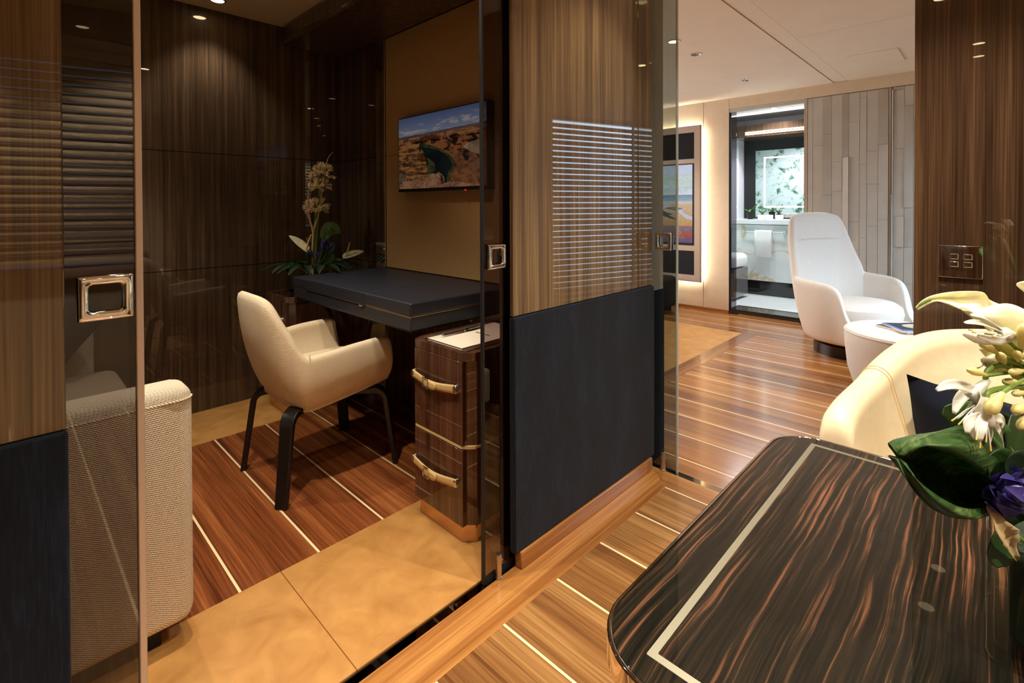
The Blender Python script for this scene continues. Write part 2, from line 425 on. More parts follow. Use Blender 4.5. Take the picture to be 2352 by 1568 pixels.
def paint(me, fn):
    co = np.zeros(len(me.vertices)*3); me.vertices.foreach_get('co', co); co = co.reshape(-1, 3)
    col = fn(co); a = me.color_attributes.new('Col', 'FLOAT_COLOR', 'POINT')
    full = np.ones((len(co), 4), dtype=np.float32); full[:, :3] = col; a.data.foreach_set('color', full.ravel())
def L3(c): return np.array(lin(c)[:3])
def vnoise(u, v, sx, sy, seed, octs=4):
    rs = np.random.RandomState(seed); tot = np.zeros_like(u); amp = 1; nrm = 0
    for o in range(octs):
        g = rs.rand(int(sy)+3, int(sx)+3); x = np.clip(u, 0, .9999)*sx; y = np.clip(v, 0, .9999)*sy
        i, j = x.astype(int), y.astype(int); fx, fy = x-i, y-j; fx = fx*fx*(3-2*fx); fy = fy*fy*(3-2*fy)
        tot += amp*((g[j, i]*(1-fx)+g[j, i+1]*fx)*(1-fy)+(g[j+1, i]*(1-fx)+g[j+1, i+1]*fx)*fy)
        nrm += amp; amp *= .55; sx *= 2; sy *= 2
    return tot/nrm
def inpoly(u, v, poly):
    r = np.zeros(len(u), bool); n = len(poly)
    for i in range(n):
        x0, y0 = poly[i]; x1, y1 = poly[(i+1) % n]
        c = ((y0 > v) != (y1 > v)) & (u < (x1-x0)*(v-y0)/((y1-y0) if y1 != y0 else 1e-9)+x0); r ^= c
    return r
def text(body, size, mat, parent, loc, rot, name='lettering'):
    cu = bpy.data.curves.new(name, 'FONT'); cu.body = body; cu.size = size; cu.align_x = 'CENTER'; cu.align_y = 'CENTER'; cu.extrude = .0004
    tmp = bpy.data.objects.new(name+'_curve', cu); C.objects.link(tmp)
    me = bpy.data.meshes.new_from_object(tmp.evaluated_get(bpy.context.evaluated_depsgraph_get())); bpy.data.objects.remove(tmp)
    o = bpy.data.objects.new(name, me); C.objects.link(o); me.materials.clear(); me.materials.append(mat)
    o.location = loc; o.rotation_euler = rot
    WORLD[o.name] = Vector((0, 0, 0))
    if parent is not None: o.parent = parent; o.location = Vector(loc)-WORLD[parent.name]
    return o
def st(name, bm, mat, parent=None, **k):
    o = obj(name, bm, mat, parent, **k)
    if parent is None: o['kind'] = 'structure'
    return o
def sthing(name, label, cat, loc=(0, 0, 0)): return thing(name, label, cat, loc, kind='structure')

ZC = 2.37
# ================================================================== SETTING
# floors
st('floor', prism(B(), [(-2.2, -2.4), (1.973, hull_y(1.973)-.1), (1.973, 1.012), (-2.2, 1.012)], -.05, 0), M['teak_cor'], smooth=False)
st('trim_1', prism(B(), [(-2.2, 1.012), (1.973, 1.012), (2.09, 1.15), (-2.2, 1.15)], -.05, .0005), M['teak_x'], smooth=False)
st('trim_2', prism(B(), [(1.973, 1.012), (1.973, -1.1), (2.09, -1.1), (2.09, 1.15)], -.05, .0005), M['teak_y'], smooth=False)
st('trim_3', bx(-2.2, 2.09, 1.15, 1.185, -.05, -.004), M['track'], smooth=False)
st('trim_4', bx(2.09, 2.125, -.9, 1.2, -.05, .001), M['steel'], smooth=False)
st('floor_study', bx(-.8, 1.75, 1.687, 2.89, -.05, 0), M['teak_study'], smooth=False)
st('floor_study_leather_front', bx(-.8, 1.75, 1.185, 1.687, -.05, .0008), M['tan_lth'], smooth=False)
st('floor_study_leather_back', bx(-.8, 1.75, 2.89, 3.35, -.05, .0008), M['tan_lth'], smooth=False)
st('floor_bedroom', prism(B(), [(2.125, hull_y(2.125)-.1), (5.65, hull_y(5.65)-.1), (5.65, 1.60), (2.125, 1.60)], -.05, 0), M['teak_bed'], smooth=False)
st('floor_bedroom_border', prism(B(), [(2.125, 1.6), (4.94, 1.6), (4.94, 4.6), (4.85, 4.6), (4.85, 1.72), (2.125, 1.72)], -.05, .0005), M['teak_bx'], smooth=False)
st('floor_bedroom_leather', bx(2.125, 4.85, 1.72, 4.6, -.05, .0008), M['tan_lth'], smooth=False)
st('floor_bedroom_far', bx(4.94, 5.65, 1.6, 4.6, -.05, 0), M['teak_bed'], smooth=False)
# ceilings
st('ceiling', bx(-2.2, 2.3, -2.4, 1.18, ZC, ZC+.05), M['ceil'], smooth=False)
st('ceiling_study', bx(-.8, 1.75, 1.18, 3.4, ZC, ZC+.05), M['ceil_study'], smooth=False)
bm = B()
box(bm, 2.3, 5.7, 1.153, 4.65, ZC+.01, ZC+.06); box(bm, 2.3, 5.7, 1.04, 1.147, ZC+.014, ZC+.06)
prism(bm, [(2.3, hull_y(2.3)-.15), (3.96, hull_y(3.96)-.15), (3.96, 1.034), (2.3, 1.034)], ZC+.01, ZC+.06)
prism(bm, [(3.964, hull_y(3.964)-.15), (5.7, hull_y(5.7)-.15), (5.7, 1.034), (3.964, 1.034)], ZC+.01, ZC+.06)
box(bm, 2.3, 5.7, -1, 4.65, ZC+.06, ZC+.08)
st('ceiling_bedroom', bm, M['ceil'], smooth=False)
hatch = st('ceiling_hatch', bx(4.725, 5.155, .55, .875, ZC+.004, ZC+.0105), M['ceil'], smooth=False, bevel=.002)
# study back wall: three lacquered panels over a dark backing
wb = sthing('wall_study_back', 'dark glossy walnut veneer wall at the back of the study', 'wall')
obj('backing', bx(-.85, 1.78, 3.358, 3.42, 0, ZC), M['black'], wb, smooth=False)
for z0, z1 in ((0, .8375), (.8415, 1.515), (1.519, ZC)): obj('veneer_panel', bx(-.8, 1.70, 3.35, 3.36, z0, z1), M['walnut_dark'], wb, smooth=False)
# study desk wall
wr = sthing('wall_study_right', 'study wall behind the desk, bronze leather panel between dark veneer', 'wall')
obj('backing', bx(1.712, 1.76, 1.2, 3.40, 0, ZC), M['black'], wr, smooth=False)
for z0, z1 in ((0, .8375), (.8415, 1.515), (1.519, 2.25)): obj('veneer_panel', bx(1.70, 1.712, 2.875, 3.35, z0, z1), M['walnut_dark'], wr, smooth=False)
obj('mirror_strip', bx(1.695, 1.712, 2.768, 2.872, .0, 2.25), M['mirror'], wr, smooth=False)
for z0, z1 in ((.82, 1.515), (1.517, 2.25)): obj('leather_panel', bx(1.704, 1.712, 1.206, 2.764, z0, z1), M['brown_lth'], wr, smooth=False, bevel=.0015)
obj('lower_panel', bx(1.70, 1.712, 1.206, 2.764, 0, .816), M['walnut_dark'], wr, smooth=False)
sf = st('ceiling_soffit', bx(1.29, 1.712, 1.206, 3.349, 2.25, ZC), M['walnut_dark'], smooth=True, bevel=.02, bseg=4)
st('wall_study_left', bx(-.85, -.8, 1.2, 3.42, 0, ZC), M['walnut_dark'], smooth=False)
# partition left of the study door (near left edge of the picture)
pl = sthing('wall_partition_left', 'veneer pillar with navy fabric lower half at left of glass door', 'wall')
obj('veneer_panel', bx(-2.2, .077, 1.137, 1.150, .822, ZC), M['walnut_half_lit'], pl, smooth=False, bevel=.002)
obj('fabric_panel', bx(-2.2, .079, 1.128, 1.150, .05, .820), M['navy_suede'], pl, bevel=.004)
obj('base', bx(-2.2, .072, 1.125, 1.150, 0.0005, .05), M['teak_x'], pl, smooth=False)
obj('inner_panel', bx(-.85, .05, 1.188, 1.2, 0, ZC), M['walnut_dark'], pl, smooth=False)
# column between the two doorways
pc = sthing('wall_column', 'veneer column with navy suede lower half between the two doorways', 'wall')
obj('veneer_panel', bx(1.170, 1.962, 1.137, 1.152, .836, ZC), M['walnut_lit'], pc, bevel=.003)
obj('veneer_panel', bx(1.9655, 2.086, 1.137, 1.152, .836, ZC), M['walnut_lit'], pc, bevel=.003)
obj('fabric_panel', bx(1.167, 2.088, 1.126, 1.152, .058, .834), M['navy_suede'], pc, bevel=.005)
obj('base', bx(1.190, 2.06, 1.120, 1.152, .0006, .058), M['teak_x'], pc, bevel=.004)
obj('inner_panel', bx(1.176, 1.70, 1.190, 1.205, 0, ZC), M['walnut_dark'], pc, smooth=False)
obj('pocket_end', bx(2.03, 2.085, 1.152, 1.205, 0, ZC), M['black'], pc, smooth=False)
# wall to the right of the bedroom doorway
pr = sthing('wall_right', 'glossy walnut veneer wall behind the cream leather sofa', 'wall')
obj('veneer_panel', bx(2.10, 2.13, -1.05, .20, 0, ZC), M['walnut'], pr, smooth=False, bevel=.002)
obj('bedroom_face', bx(2.13, 2.30, -1.0, .20, 0, ZC+.01), M['cream_wall'], pr, smooth=False)
# bedroom walls
pj = sthing('wall_bedroom_left', 'pale jamb wall beside the glass door into the bedroom', 'wall')
obj('upper_panel', bx(2.125, 2.235, 1.16, 4.6, .80, ZC+.01), M['cream_wall'], pj, smooth=False)
obj('lower_panel', bx(2.125, 2.240, 1.157, 4.6, 0, .798), M['navy_suede'], pj, smooth=False)
wf = sthing('wall_bedroom_far', 'cream leather wall at the far end of the bedroom', 'wall')
obj('cream_panel', bx(5.65, 5.70, 2.432, 4.65, .03, ZC+.01), M['cream_wall'], wf, smooth=False, bevel=.002)
obj('cream_panel', bx(5.65, 5.70, 2.145, 2.428, .03, ZC+.01), M['cream_wall'], wf, smooth=False, bevel=.002)
obj('top_band', bx(5.65, 5.70, -.3, 2.143, 2.265, ZC+.01), M['cream_wall'], wf, smooth=False)
obj('base', bx(5.645, 5.70, 2.145, 4.65, 0, .028), M['teak_y'], wf, smooth=False)
obj('door_head', bx(5.655, 5.70, 1.40, 2.143, 2.225, 2.264), M['tile_lth'], wf, smooth=False)
wsd = sthing('wall_bedroom_side', 'cream bedroom wall on the bed side with an opening added for fill light', 'wall')  # window opening is made up, it lets the bedside fill in
for a in ((2.2, 2.7, 0, ZC+.06), (5.1, 5.7, 0, ZC+.06), (2.7, 5.1, 0, .7), (2.7, 5.1, 1.9, ZC+.06)): obj('hull_panel', bx(a[0], a[1], 4.6, 4.65, a[2], a[3]), M['cream_wall'], wsd, smooth=False)
# pale leather tile cladding
tw = sthing('wall_bedroom_tiles', 'wall of pale leather strips in relief behind the white lounge chair', 'wall')
def tiles(y0, y1, nm):
    bm = B(); y = y0; rnd = random.Random(int(y0*100)+5)
    while y < y1-.01:
        wd = rnd.choice((.055, .065, .078, .085)); ye = min(y+wd, y1); z = .0
        while z < 2.255:
            h = rnd.uniform(.25, .95); ze = min(z+h, 2.258)
            if rnd.random() < .42 and wd < .08: d0, d1 = .004, rnd.uniform(.018, .027)
            else: d0 = d1 = rnd.uniform(.004, .009)
            a, b = (d0, d1) if rnd.random() < .7 else (d1, d0)
            vs = [bm.verts.new(p) for p in ((5.655-a, y+.0012, z+.001), (5.655-b, ye-.0012, z+.001), (5.655-b, ye-.0012, ze-.001), (5.655-a, y+.0012, ze-.001),
                                           (5.66, y+.0012, z+.001), (5.66, ye-.0012, z+.001), (5.66, ye-.0012, ze-.001), (5.66, y+.0012, ze-.001))]
            for f in ((0, 1, 2, 3), (0, 4, 5, 1), (1, 5, 6, 2), (2, 6, 7, 3), (3, 7, 4, 0)): bm.faces.new([vs[i] for i in f])
            z = ze
        y = ye
    return obj(nm, bm, M['tile_lth'], tw, smooth=False)
tiles(.722, 1.372, 'tile_panel'); tiles(-.30, .700, 'tile_panel')
obj('backing', bx(5.656, 5.70, -.3, 1.39, 0, 2.264), plain('tile_joint', (120, 110, 98), .7), tw, smooth=False)
obj('joint_strip', bx(5.648, 5.66, .703, .719, 0, 2.26), M['satin'], tw, smooth=False)
obj('edge_strip', bx(5.648, 5.66, 1.375, 1.398, 0, 2.26), M['panel_frame'], tw, smooth=False)
# hull walls with windows
def hull_wall(name, x0, x1, wx0, wx1, wz0, wz1, mat, label):
    h = sthing(name, label, 'wall')
    for a in ((x0, wx0, 0, ZC+.06), (wx1, x1, 0, ZC+.06), (wx0, wx1, 0, wz0), (wx0, wx1, wz1, ZC+.06)):
        obj('hull_panel', hull_box(B(), a[0], a[1], -.08, 0, a[2], a[3]), mat, h, smooth=False)
    return h
hull_wall('wall_hull_sitting', -2.2, 2.12, -1.3, .9, .86, 2.05, M['cream_wall'], 'cream hull wall opposite the glass doors with a blind covered window')
hull_wall('wall_hull_bedroom', 2.12, 5.7, 3.44, 5.4, .30, 1.98, M['cream_wall'], 'cream hull wall of the bedroom with a blind covered window')
st('wall_sitting_left', bx(-2.25, -2.2, -2.5, 1.15, 0, ZC), M['walnut'], smooth=False)
st('wall_partition_end', bx(-2.2, -.85, 1.15, 1.2, 0, ZC), M['walnut_dark'], smooth=False)

def venetian(name, label, x0, x1, z0, z1, mat, tilt, pitch=.0508):
    b = thing(name, label, 'blind', (.5*(x0+x1), hull_y(.5*(x0+x1)), z0), group=None)
    n = int((z1-z0)/pitch); bm = B(); nx, ny = -math.sin(HULL_A), math.cos(HULL_A)
    ct, s_ = math.cos(tilt), math.sin(tilt)
    for i in range(n):
        z = z0+.03+i*pitch; d = .035
        P = []
        for q in (-1, 0, 1):
            dd = d+q*.025*ct; zz = z-q*.025*s_+(.004 if q == 0 else 0)
            P.append([(x+nx*dd, hull_y(x)+ny*dd, zz) for x in (x0, x1)])
        grid(bm, P)
    o = obj('slats', bm, mat, b, solid=.002, soff=0)
    obj('head_rail', hull_box(B(), x0, x1, .005, .06, z1-.01, z1+.03), mat, b, smooth=False)
    for k in range(3):
        x = x0+(x1-x0)*(.12+.38*k); bm = B(); tube(bm, [(x+nx*.035, hull_y(x)+ny*.035, z0), (x+nx*.035, hull_y(x)+ny*.035, z1)], .0012, 6)
        obj('cord', bm, M['paper'], b)
    obj('bottom_rail', hull_box(B(), x0, x1, .02, .05, z0, z0+.018), mat, b, smooth=False)
venetian('venetian_blind', 'pale venetian blind over the sitting area window, seen reflected in the left pillar', -1.28, .88, .88, 2.05, M['slat'], 1.2)
venetian('venetian_blind', 'venetian blind with daylight between its slats, seen reflected in the tall veneer column', 3.39, 5.42, .31, 1.97, M['slat_bed'], .98)

# roman blind on study back wall
rb = thing('roman_blind', 'brown pleated roman blind on the study back wall behind smoked glass', 'blind', (0, 3.34, .84))
bm = B(); prof = []
n = 21; p = (2.065-.84)/n
for i in range(n):
    z = .84+i*p
    for f, d in ((.0, .006), (.03, .019), (.2, .024), (.5, .026), (.85, .023), (.95, .019), (.98, .006)): prof.append((3.348-d, z+f*p))
grid(bm, [[(x, y, z) for y, z in prof] for x in (-.55, .53)])
obj('pleats', bm, M['blind_dark'], rb, ang=50, solid=.002)
obj('head_rail', bx(-.55, .53, 3.318, 3.349, 2.067, 2.095), M['walnut_dark'], rb, smooth=False)

# ================================================================== GLASS DOORS
def ring_handle(parent, x0, x1, z0, z1, y0, y1, mat, axis='y'):
    """square pull with a rounded square hole; plate lies in x,z (axis y) or y,z (axis x)"""
    bm = B(); o_ = rrect(x0, x1, z0, z1, .004, 4); d = (x1-x0)*.2; i_ = rrect(x0+d, x1-d, z0+d, z1-d, (x1-x0)*.1, 4)
    n = len(o_); R = []
    for y, rr in ((y0+.0025, 0), (y0, .0025)): pass
    def P(a, y): return (a[0], y, a[1]) if axis == 'y' else (y, a[0], a[1])
    cx, cz = .5*(x0+x1), .5*(z0+z1)
    def sc(a, k): return (cx+(a[0]-cx)*k, cz+(a[1]-cz)*k)
    sg = 1 if y1 > y0 else -1
    mid = [((a[0]*.5+b[0]*.5), (a[1]*.5+b[1]*.5)) for a, b in zip(o_, i_)]; q1 = [((a[0]*.85+b[0]*.15), (a[1]*.85+b[1]*.15)) for a, b in zip(o_, i_)]; q2 = [((a[0]*.12+b[0]*.88), (a[1]*.12+b[1]*.88)) for a, b in zip(o_, i_)]
    loops = [[P(a, y1) for a in o_], [P(a, y0+sg*.005) for a in o_], [P(a, y0+sg*.0025) for a in q1], [P(a, y0) for a in mid], [P(a, y0+sg*.002) for a in q2], [P(a, y0+sg*.005) for a in i_], [P(a, y1) for a in i_]]
    vs = [[bm.verts.new(q) for q in l] for l in loops]
    for a, b in zip(vs, vs[1:]+[vs[0]]):
        for k in range(n): bm.faces.new((a[k], a[(k+1) % n], b[(k+1) % n], b[k]))
    return obj('handle', bm, mat, parent, ang=50)
def bolt(parent, x, y, dx, dy):
    bm = B(); lathe(bm, [(0, 0), (.012, 0), (.012, .006), (.0105, .008), (.0105, .076), (.0095, .079), (0, .079)], (x, y), 20)
    o = obj('floor_bolt', bm, M['satin'], parent)
    bm = B(); tube(bm, [(x, y, .055), (x+dx, y+dy, .060)], .0028, 8); obj('bolt_lever', bm, M['chrome'], o, local=True)
d1 = sthing('door_1', 'sliding smoked glass door at left with square chrome pull', 'door', (.1, 1.167, 0))
obj('pane', bx(-.75, .178, 1.162, 1.172, -.002, ZC), M['glass_smoke'], d1, smooth=False)
obj('edge_strip', bx(.178, .190, 1.158, 1.176, -.002, ZC), plain('pale_edge_profile', (205, 184, 168), .35, .35), d1, bevel=.002)
ring_handle(d1, .094, .174, .997, 1.078, 1.150, 1.162, M['chrome']); ring_handle(d1, .094, .174, .997, 1.078, 1.184, 1.172, M['chrome'])
d2 = sthing('door_2', 'dark smoked glass door sliding into the column, square chrome pull', 'door', (1.1, 1.167, 0))
obj('pane', bx(1.068, 1.75, 1.164, 1.174, -.002, ZC), M['glass_dark'], d2, smooth=False)
obj('edge_strip', bx(1.061, 1.068, 1.163, 1.175, -.002, ZC), M['black'], d2, smooth=False)
obj('bottom_rail', bx(1.068, 1.75, 1.162, 1.176, -.003, .012), M['black'], d2, smooth=False)
ring_handle(d2, 1.078, 1.158, .997, 1.078, 1.150, 1.164, M['chrome']); ring_handle(d2, 1.078, 1.158, .997, 1.078, 1.186, 1.174, M['chrome'])
bolt(d2, 1.115, 1.152, .012, -.010)
d3 = sthing('door_3', 'grey glass door edge at the bedroom doorway with square pull', 'door', (2.107, 1.1, 0))
obj('pane', bx(2.102, 2.112, 1.030, 1.75, .001, ZC), M['glass_green'], d3, smooth=False)
obj('edge_strip', bx(2.1015, 2.1125, 1.022, 1.030, .001, ZC), plain('frosted_glass_edge', (176, 190, 186), .35), d3, bevel=.002)
ring_handle(d3, 1.048, 1.128, .997, 1.078, 2.088, 2.102, M['chrome'], 'x'); ring_handle(d3, 1.048, 1.128, .997, 1.078, 2.124, 2.112, M['chrome'], 'x')
bolt(d3, 2.09, 1.085, .004, -.016)

# ================================================================== DOWNLIGHTS
SPOTCOL = (1.0, .88, .68)
def downlight(x, y, label, e=0, z=ZC, col=SPOTCOL, size=95, group='recessed downlights', on=True, blend=.7, aim=None):
    t = thing('downlight', label, 'ceiling light', (x, y, z), group)
    bm = B(); lathe(bm, [(.044, z-.0003), (.044, z-.004), (.037, z-.007), (.0335, z-.0045), (.033, z-.0003)], (x, y), 32); obj('trim_ring', bm, M['chrome'], t)
    bm = B(); lathe(bm, [(0, z-.0025), (.0335, z-.0025)], (x, y), 24)
    obj('lens', bm, M['lamp'] if on else M['lamp_off'], t)
    if e:
        l = bpy.data.lights.new('downlight_beam', 'SPOT'); l.energy = e; l.color = col; l.spot_size = math.radians(size); l.spot_blend = blend; l.shadow_soft_size = .03
        o = bpy.data.objects.new('downlight_beam', l); C.objects.link(o); o.parent = t; o.location = (0, 0, -.03)
        if aim: o.rotation_euler = aim
    return t
downlight(.875, 3.17, 'lit downlight in study ceiling close to the back wall', 19)
downlight(.87, 1.53, 'lit downlight in study ceiling above the tan leather floor', 35)
downlight(.39, 1.51, 'lit downlight in study ceiling above the beige sofa arm', 92)
downlight(.39, 2.45, 'lit downlight in study ceiling above the sofa seat', 60)
downlight(.79, .83, 'lit downlight just outside the study door', 16)
downlight(.46, .24, 'lit downlight above the near end of the ebony table', 62, size=80)
downlight(.86, .26, 'lit downlight above the middle of the ebony table', 60)
downlight(1.50, .10, 'lit downlight above the cream leather sofa', 120)
downlight(1.62, .80, 'lit downlight before the tall veneer column', 24)
downlight(.16, -.34, 'added fill downlight above the near left corner of the ebony table', 50, size=80)  # lamp added as front fill for the flowers and table
downlight(-.77, .11, 'lit sitting area downlight reflected in the right wall, upper of two', 60)
downlight(-1.20, .12, 'lit sitting area downlight reflected in the right wall, lower of two', 60)
downlight(.45, -1.02, 'added unseen downlight washing the sitting area blind, right one', 200)  # added lamp, brightens the blind for its reflection in the pillar
downlight(-.35, -1.25, 'added unseen downlight washing the sitting area blind, left one', 200)  # second added lamp for the same blind
downlight(3.40, 1.683, 'lit bedroom downlight seen through the grey glass door edge', 60, ZC+.01, (1, .92, .80))
downlight(3.815, 1.707, 'unlit bedroom downlight, nearer of the two in clear view', 0, ZC+.01, on=False)
downlight(4.918, 1.711, 'unlit bedroom downlight farthest from the door', 0, ZC+.01, on=False)
downlight(3.78, .12, 'lit bedroom downlight near the window, seen reflected in the column', 60, ZC+.01, (1, .92, .80))
downlight(4.6, 3.2, 'unseen downlight added on the bed side to brighten the bedroom', 120, ZC+.01, (1, .92, .80), size=130)  # out of view, added to brighten the bedroom ceiling and walls

# ================================================================== STUDY FURNITURE
# beige sofa
so = thing('sofa', 'beige woven sofa in the study, its tall arm standing behind the glass door', 'sofa', (-.2, 2.3, 0))
obj('arm', rbox(-.76, .372, 1.585, 1.715, .06, .712, .038, 6), M['sofa_fab'], so)
bm = B()
tube(bm, [(-.74, 1.5855, .676), (.2, 1.5855, .676)]+[(.334+.0378*math.sin(a), 1.623-.0378*math.cos(a), .676) for a in np.linspace(0, 1.4, 8)], .0030, 8); obj('piping', bm, M['sofa_fab'], so)
obj('arm', rbox(-.76, .305, 3.0, 3.13, .06, .755, .04, 6), M['sofa_fab'], so)
obj('back', rbox(-.78, -.52, 1.70, 3.01, .06, .74, .05, 5), M['sofa_fab'], so)
obj('seat_base', rbox(-.60, .34, 1.70, 3.01, .06, .27, .02, 3), M['sofa_fab'], so)
obj('seat_cushion', rbox(-.54, .385, 1.717, 2.998, .25, .445, .045, 6), M['sofa_seat'], so)
obj('back_cushion', rbox(-.54, -.38, 1.72, 2.995, .44, .80, .06, 5), M['sofa_seat'], so)
obj('plinth', bx(-.72, .30, 1.64, 3.08, .001, .062), M['black'], so, smooth=False)
bm = cushion(.45, .45, .15)
xform(bm, Matrix.Translation((.045, 2.885, .685)) @ Matrix.Rotation(math.radians(-14), 4, 'X') @ Matrix.Rotation(math.radians(38), 4, 'Y'))
tag(obj('scatter_cushion', bm, M['navy_cush']), 'dark navy cushion leaning on the beige sofa behind the smoked glass', 'cushion')

# shell builder for tub seats: stations run round the seat, each bottom point -> top point
def shell_bm(sta, nu, nv, bulge=.03, centre=(0, 0), fx=1):
    bot = catmull([s[:3] for s in sta], nu); top = catmull([s[3:6] for s in sta], nu); rows = []
    for b, t in zip(bot, top):
        mid = .5*(b+t); o = np.array(((mid[0]-centre[0])*(fx if mid[0] > centre[0] else 1), mid[1]-centre[1], 0)); o /= max(np.linalg.norm(o), 1e-6); r = []
        for j in range(nv):
            f = j/(nv-1); q = b+(t-b)*f + o*bulge*4*f*(1-f)*(1-.35*f); r.append(tuple(q))
        rows.append(r)
    bm = B(); grid(bm, rows); return bm

# armchair at the desk (faces +X)
ch = thing('desk_chair', 'cream wool armchair with bent black legs pulled out from the desk', 'chair', (1.02, 2.27, 0))
cy0 = 2.275
def mir(s): return [(a[0], 2*cy0-a[1], a[2], a[3], 2*cy0-a[4], a[5]) for a in s]
near = [(1.278, 2.066, .398, 1.252, 2.008, .592), (1.274, 2.060, .396, 1.246, 2.002, .604), (1.255, 2.054, .393, 1.21, 1.993, .614), (1.10, 2.045, .372, 1.06, 1.985, .608), (.96, 2.05, .352, .92, 1.995, .592),
        (.895, 2.06, .345, .855, 2.015, .597)]
backh = [(.865, 2.085, .350, .805, 2.055, .70), (.845, 2.125, .36, .752, 2.10, .800), (.835, 2.19, .365, .722, 2.16, .832)]
sta = near+backh+[(.83, cy0, .37, .712, cy0, .838)]+mir(backh+[])[::-1]+mir(near)[::-1]
obj('shell', shell_bm(sta, 73, 9, .035, (1.05, cy0), .1), M['chair_fab'], ch, solid=.042, soff=-1, sub=1, ang=180)
bm = B(); P_ = catmull([s[:3] for s in sta], 61)
vs = [bm.verts.new((1.03+(p[0]-1.03)*1.0, cy0+(p[1]-cy0)*1.0, p[2]-.002)) for p in P_]; vs2 = [bm.verts.new((1.03+(p[0]-1.03)*.98, cy0+(p[1]-cy0)*.97, p[2]+.05)) for p in P_]
bm.faces.new(vs[::-1]); bm.faces.new(vs2)
for k in range(len(vs)): bm.faces.new((vs[k], vs[(k+1) % len(vs)], vs2[(k+1) % len(vs)], vs2[k]))
obj('seat_pan', bm, M['chair_fab'], ch, ang=60)
bm = B(); prism(bm, rrect(.875, 1.275, 2.075, 2.475, .07), .40, .475); obj('seat_cushion', bm, M['chair_fab'], ch, bevel=.025, bseg=4, ang=60)
# seam piping where back meets arm
for sg in (1, -1):
    bm = B(); tube(bm, [(.878+.004*i*0, cy0+sg*(2.056-cy0+ -.047*f - .03*4*f*(1-f)*.8), .346+f*.25) for f in [i/8 for i in range(9)] for i in (0,)], .0022, 6); obj('seam', bm, M['chair_fab'], ch)
def bent_leg(fx, fy, tx, ty):
    """bentwood leg: flat ply strip running out from under the seat, then bending down to the floor"""
    bm = B(); d = Vector((fx-tx, fy-ty, 0)).normalized(); s = Vector((-d.y, d.x, 0))
    c = Vector((tx, ty, .355)); path = []
    kx = Vector((fx, fy, 0))-d*.042; path.append(c-d*.05)
    path.append(c); elbow = Vector((kx.x, kx.y, .352))
    for a in range(0, 91, 15):
        r = .055; q = math.radians(a); path.append(elbow-d*r+Vector((0, 0, -r))+d*r*math.sin(q)+Vector((0, 0, r*math.cos(q))))
    for f in (.25, .5, .75, 1): path.append(path[8]*(1-f)+Vector((fx, fy, 0))*f)
    rows = []
    for i, p in enumerate(path):
        t = (path[min(i+1, len(path)-1)]-path[max(i-1, 0)]).normalized(); nr = s.cross(t).normalized(); f = i/(len(path)-1)
        hw = .034-.009*f; ht = .014-.003*f
        if i == len(path)-1: p = Vector((p.x, p.y, .0005))
        rows.append([p+s*a*hw+nr*b*ht for a, b in ((-1, -1), (-1, 1), (1, 1), (1, -1))])
    v = grid(bm, rows, True); bm.faces.new(v[0]); bm.faces.new(v[-1][::-1])
    return obj('leg', bm, M['black_wood'], ch, bevel=.004, ang=40)
for fx, fy, tx, ty in ((.772, 2.035, .93, 2.15), (.772, 2.475, .93, 2.40), (1.292, 2.03, 1.14, 2.14), (1.285, 2.515, 1.14, 2.40)): bent_leg(fx, fy, tx, ty)

# drawer pedestals
def pull(parent, y0, y1, z, x):
    """tan strap with a buckle, bowed slightly out from two chrome end posts"""
    def ctr(f): return (x-.011-.007*math.sin(PI*f)**.7, y1+(y0-y1)*f, z-.011*math.sin(PI*f)**1.3)
    bm = B(); rows = []
    for i in range(25):
        f = i/24; px, py, pz = ctr(f); hw = .0152-.0022*math.sin(PI*f)
        rows.append([(px, py, pz-hw), (px-.0006, py, pz-hw*.4), (px-.0006, py, pz+hw*.4), (px, py, pz+hw)])
    grid(bm, rows); obj('strap', bm, M['strap'], parent, solid=.003, soff=0, ang=40)
    bm = B(); rows = []
    for i in range(17):
        f = .34+.30*i/16; px, py, pz = ctr(f); e = math.sqrt(max(.02, 1-max(0, (i-11)/5.05)**2)); hw = .0150*e
        rows.append([(px-.0065, py, pz-.001-hw), (px-.0072, py, pz-.001-hw*.4), (px-.0072, py, pz-.001+hw*.4), (px-.0065, py, pz-.001+hw)])
    grid(bm, rows); obj('strap_end', bm, M['strap'], parent, solid=.0035, soff=0, ang=40)
    bm = B(); px, py, pz = ctr(.40)
    for dy in (.016, -.016): tube(bm, [(px-.010, py+dy, pz-.0195), (px-.0115, py+dy, pz+.0195)], .0017, 8)
    for dz in (-.0195, .0195): tube(bm, [(px-.0105, py+.016, pz+dz), (px-.0105, py-.016, pz+dz)], .0017, 8)
    obj('buckle', bm, M['chrome'], parent)
    for yy in (y0-.003, y1+.003):
        bm = B(); lathe(bm, [(0, 0), (.0165, 0), (.0165, .010), (.013, .0145), (0, .0145)], (0, 0), 20, 1, .62); xform(bm, Matrix.Translation((x, yy, z)) @ Matrix.Rotation(-PI/2, 4, 'Y')); obj('mount', bm, M['chrome'], parent)
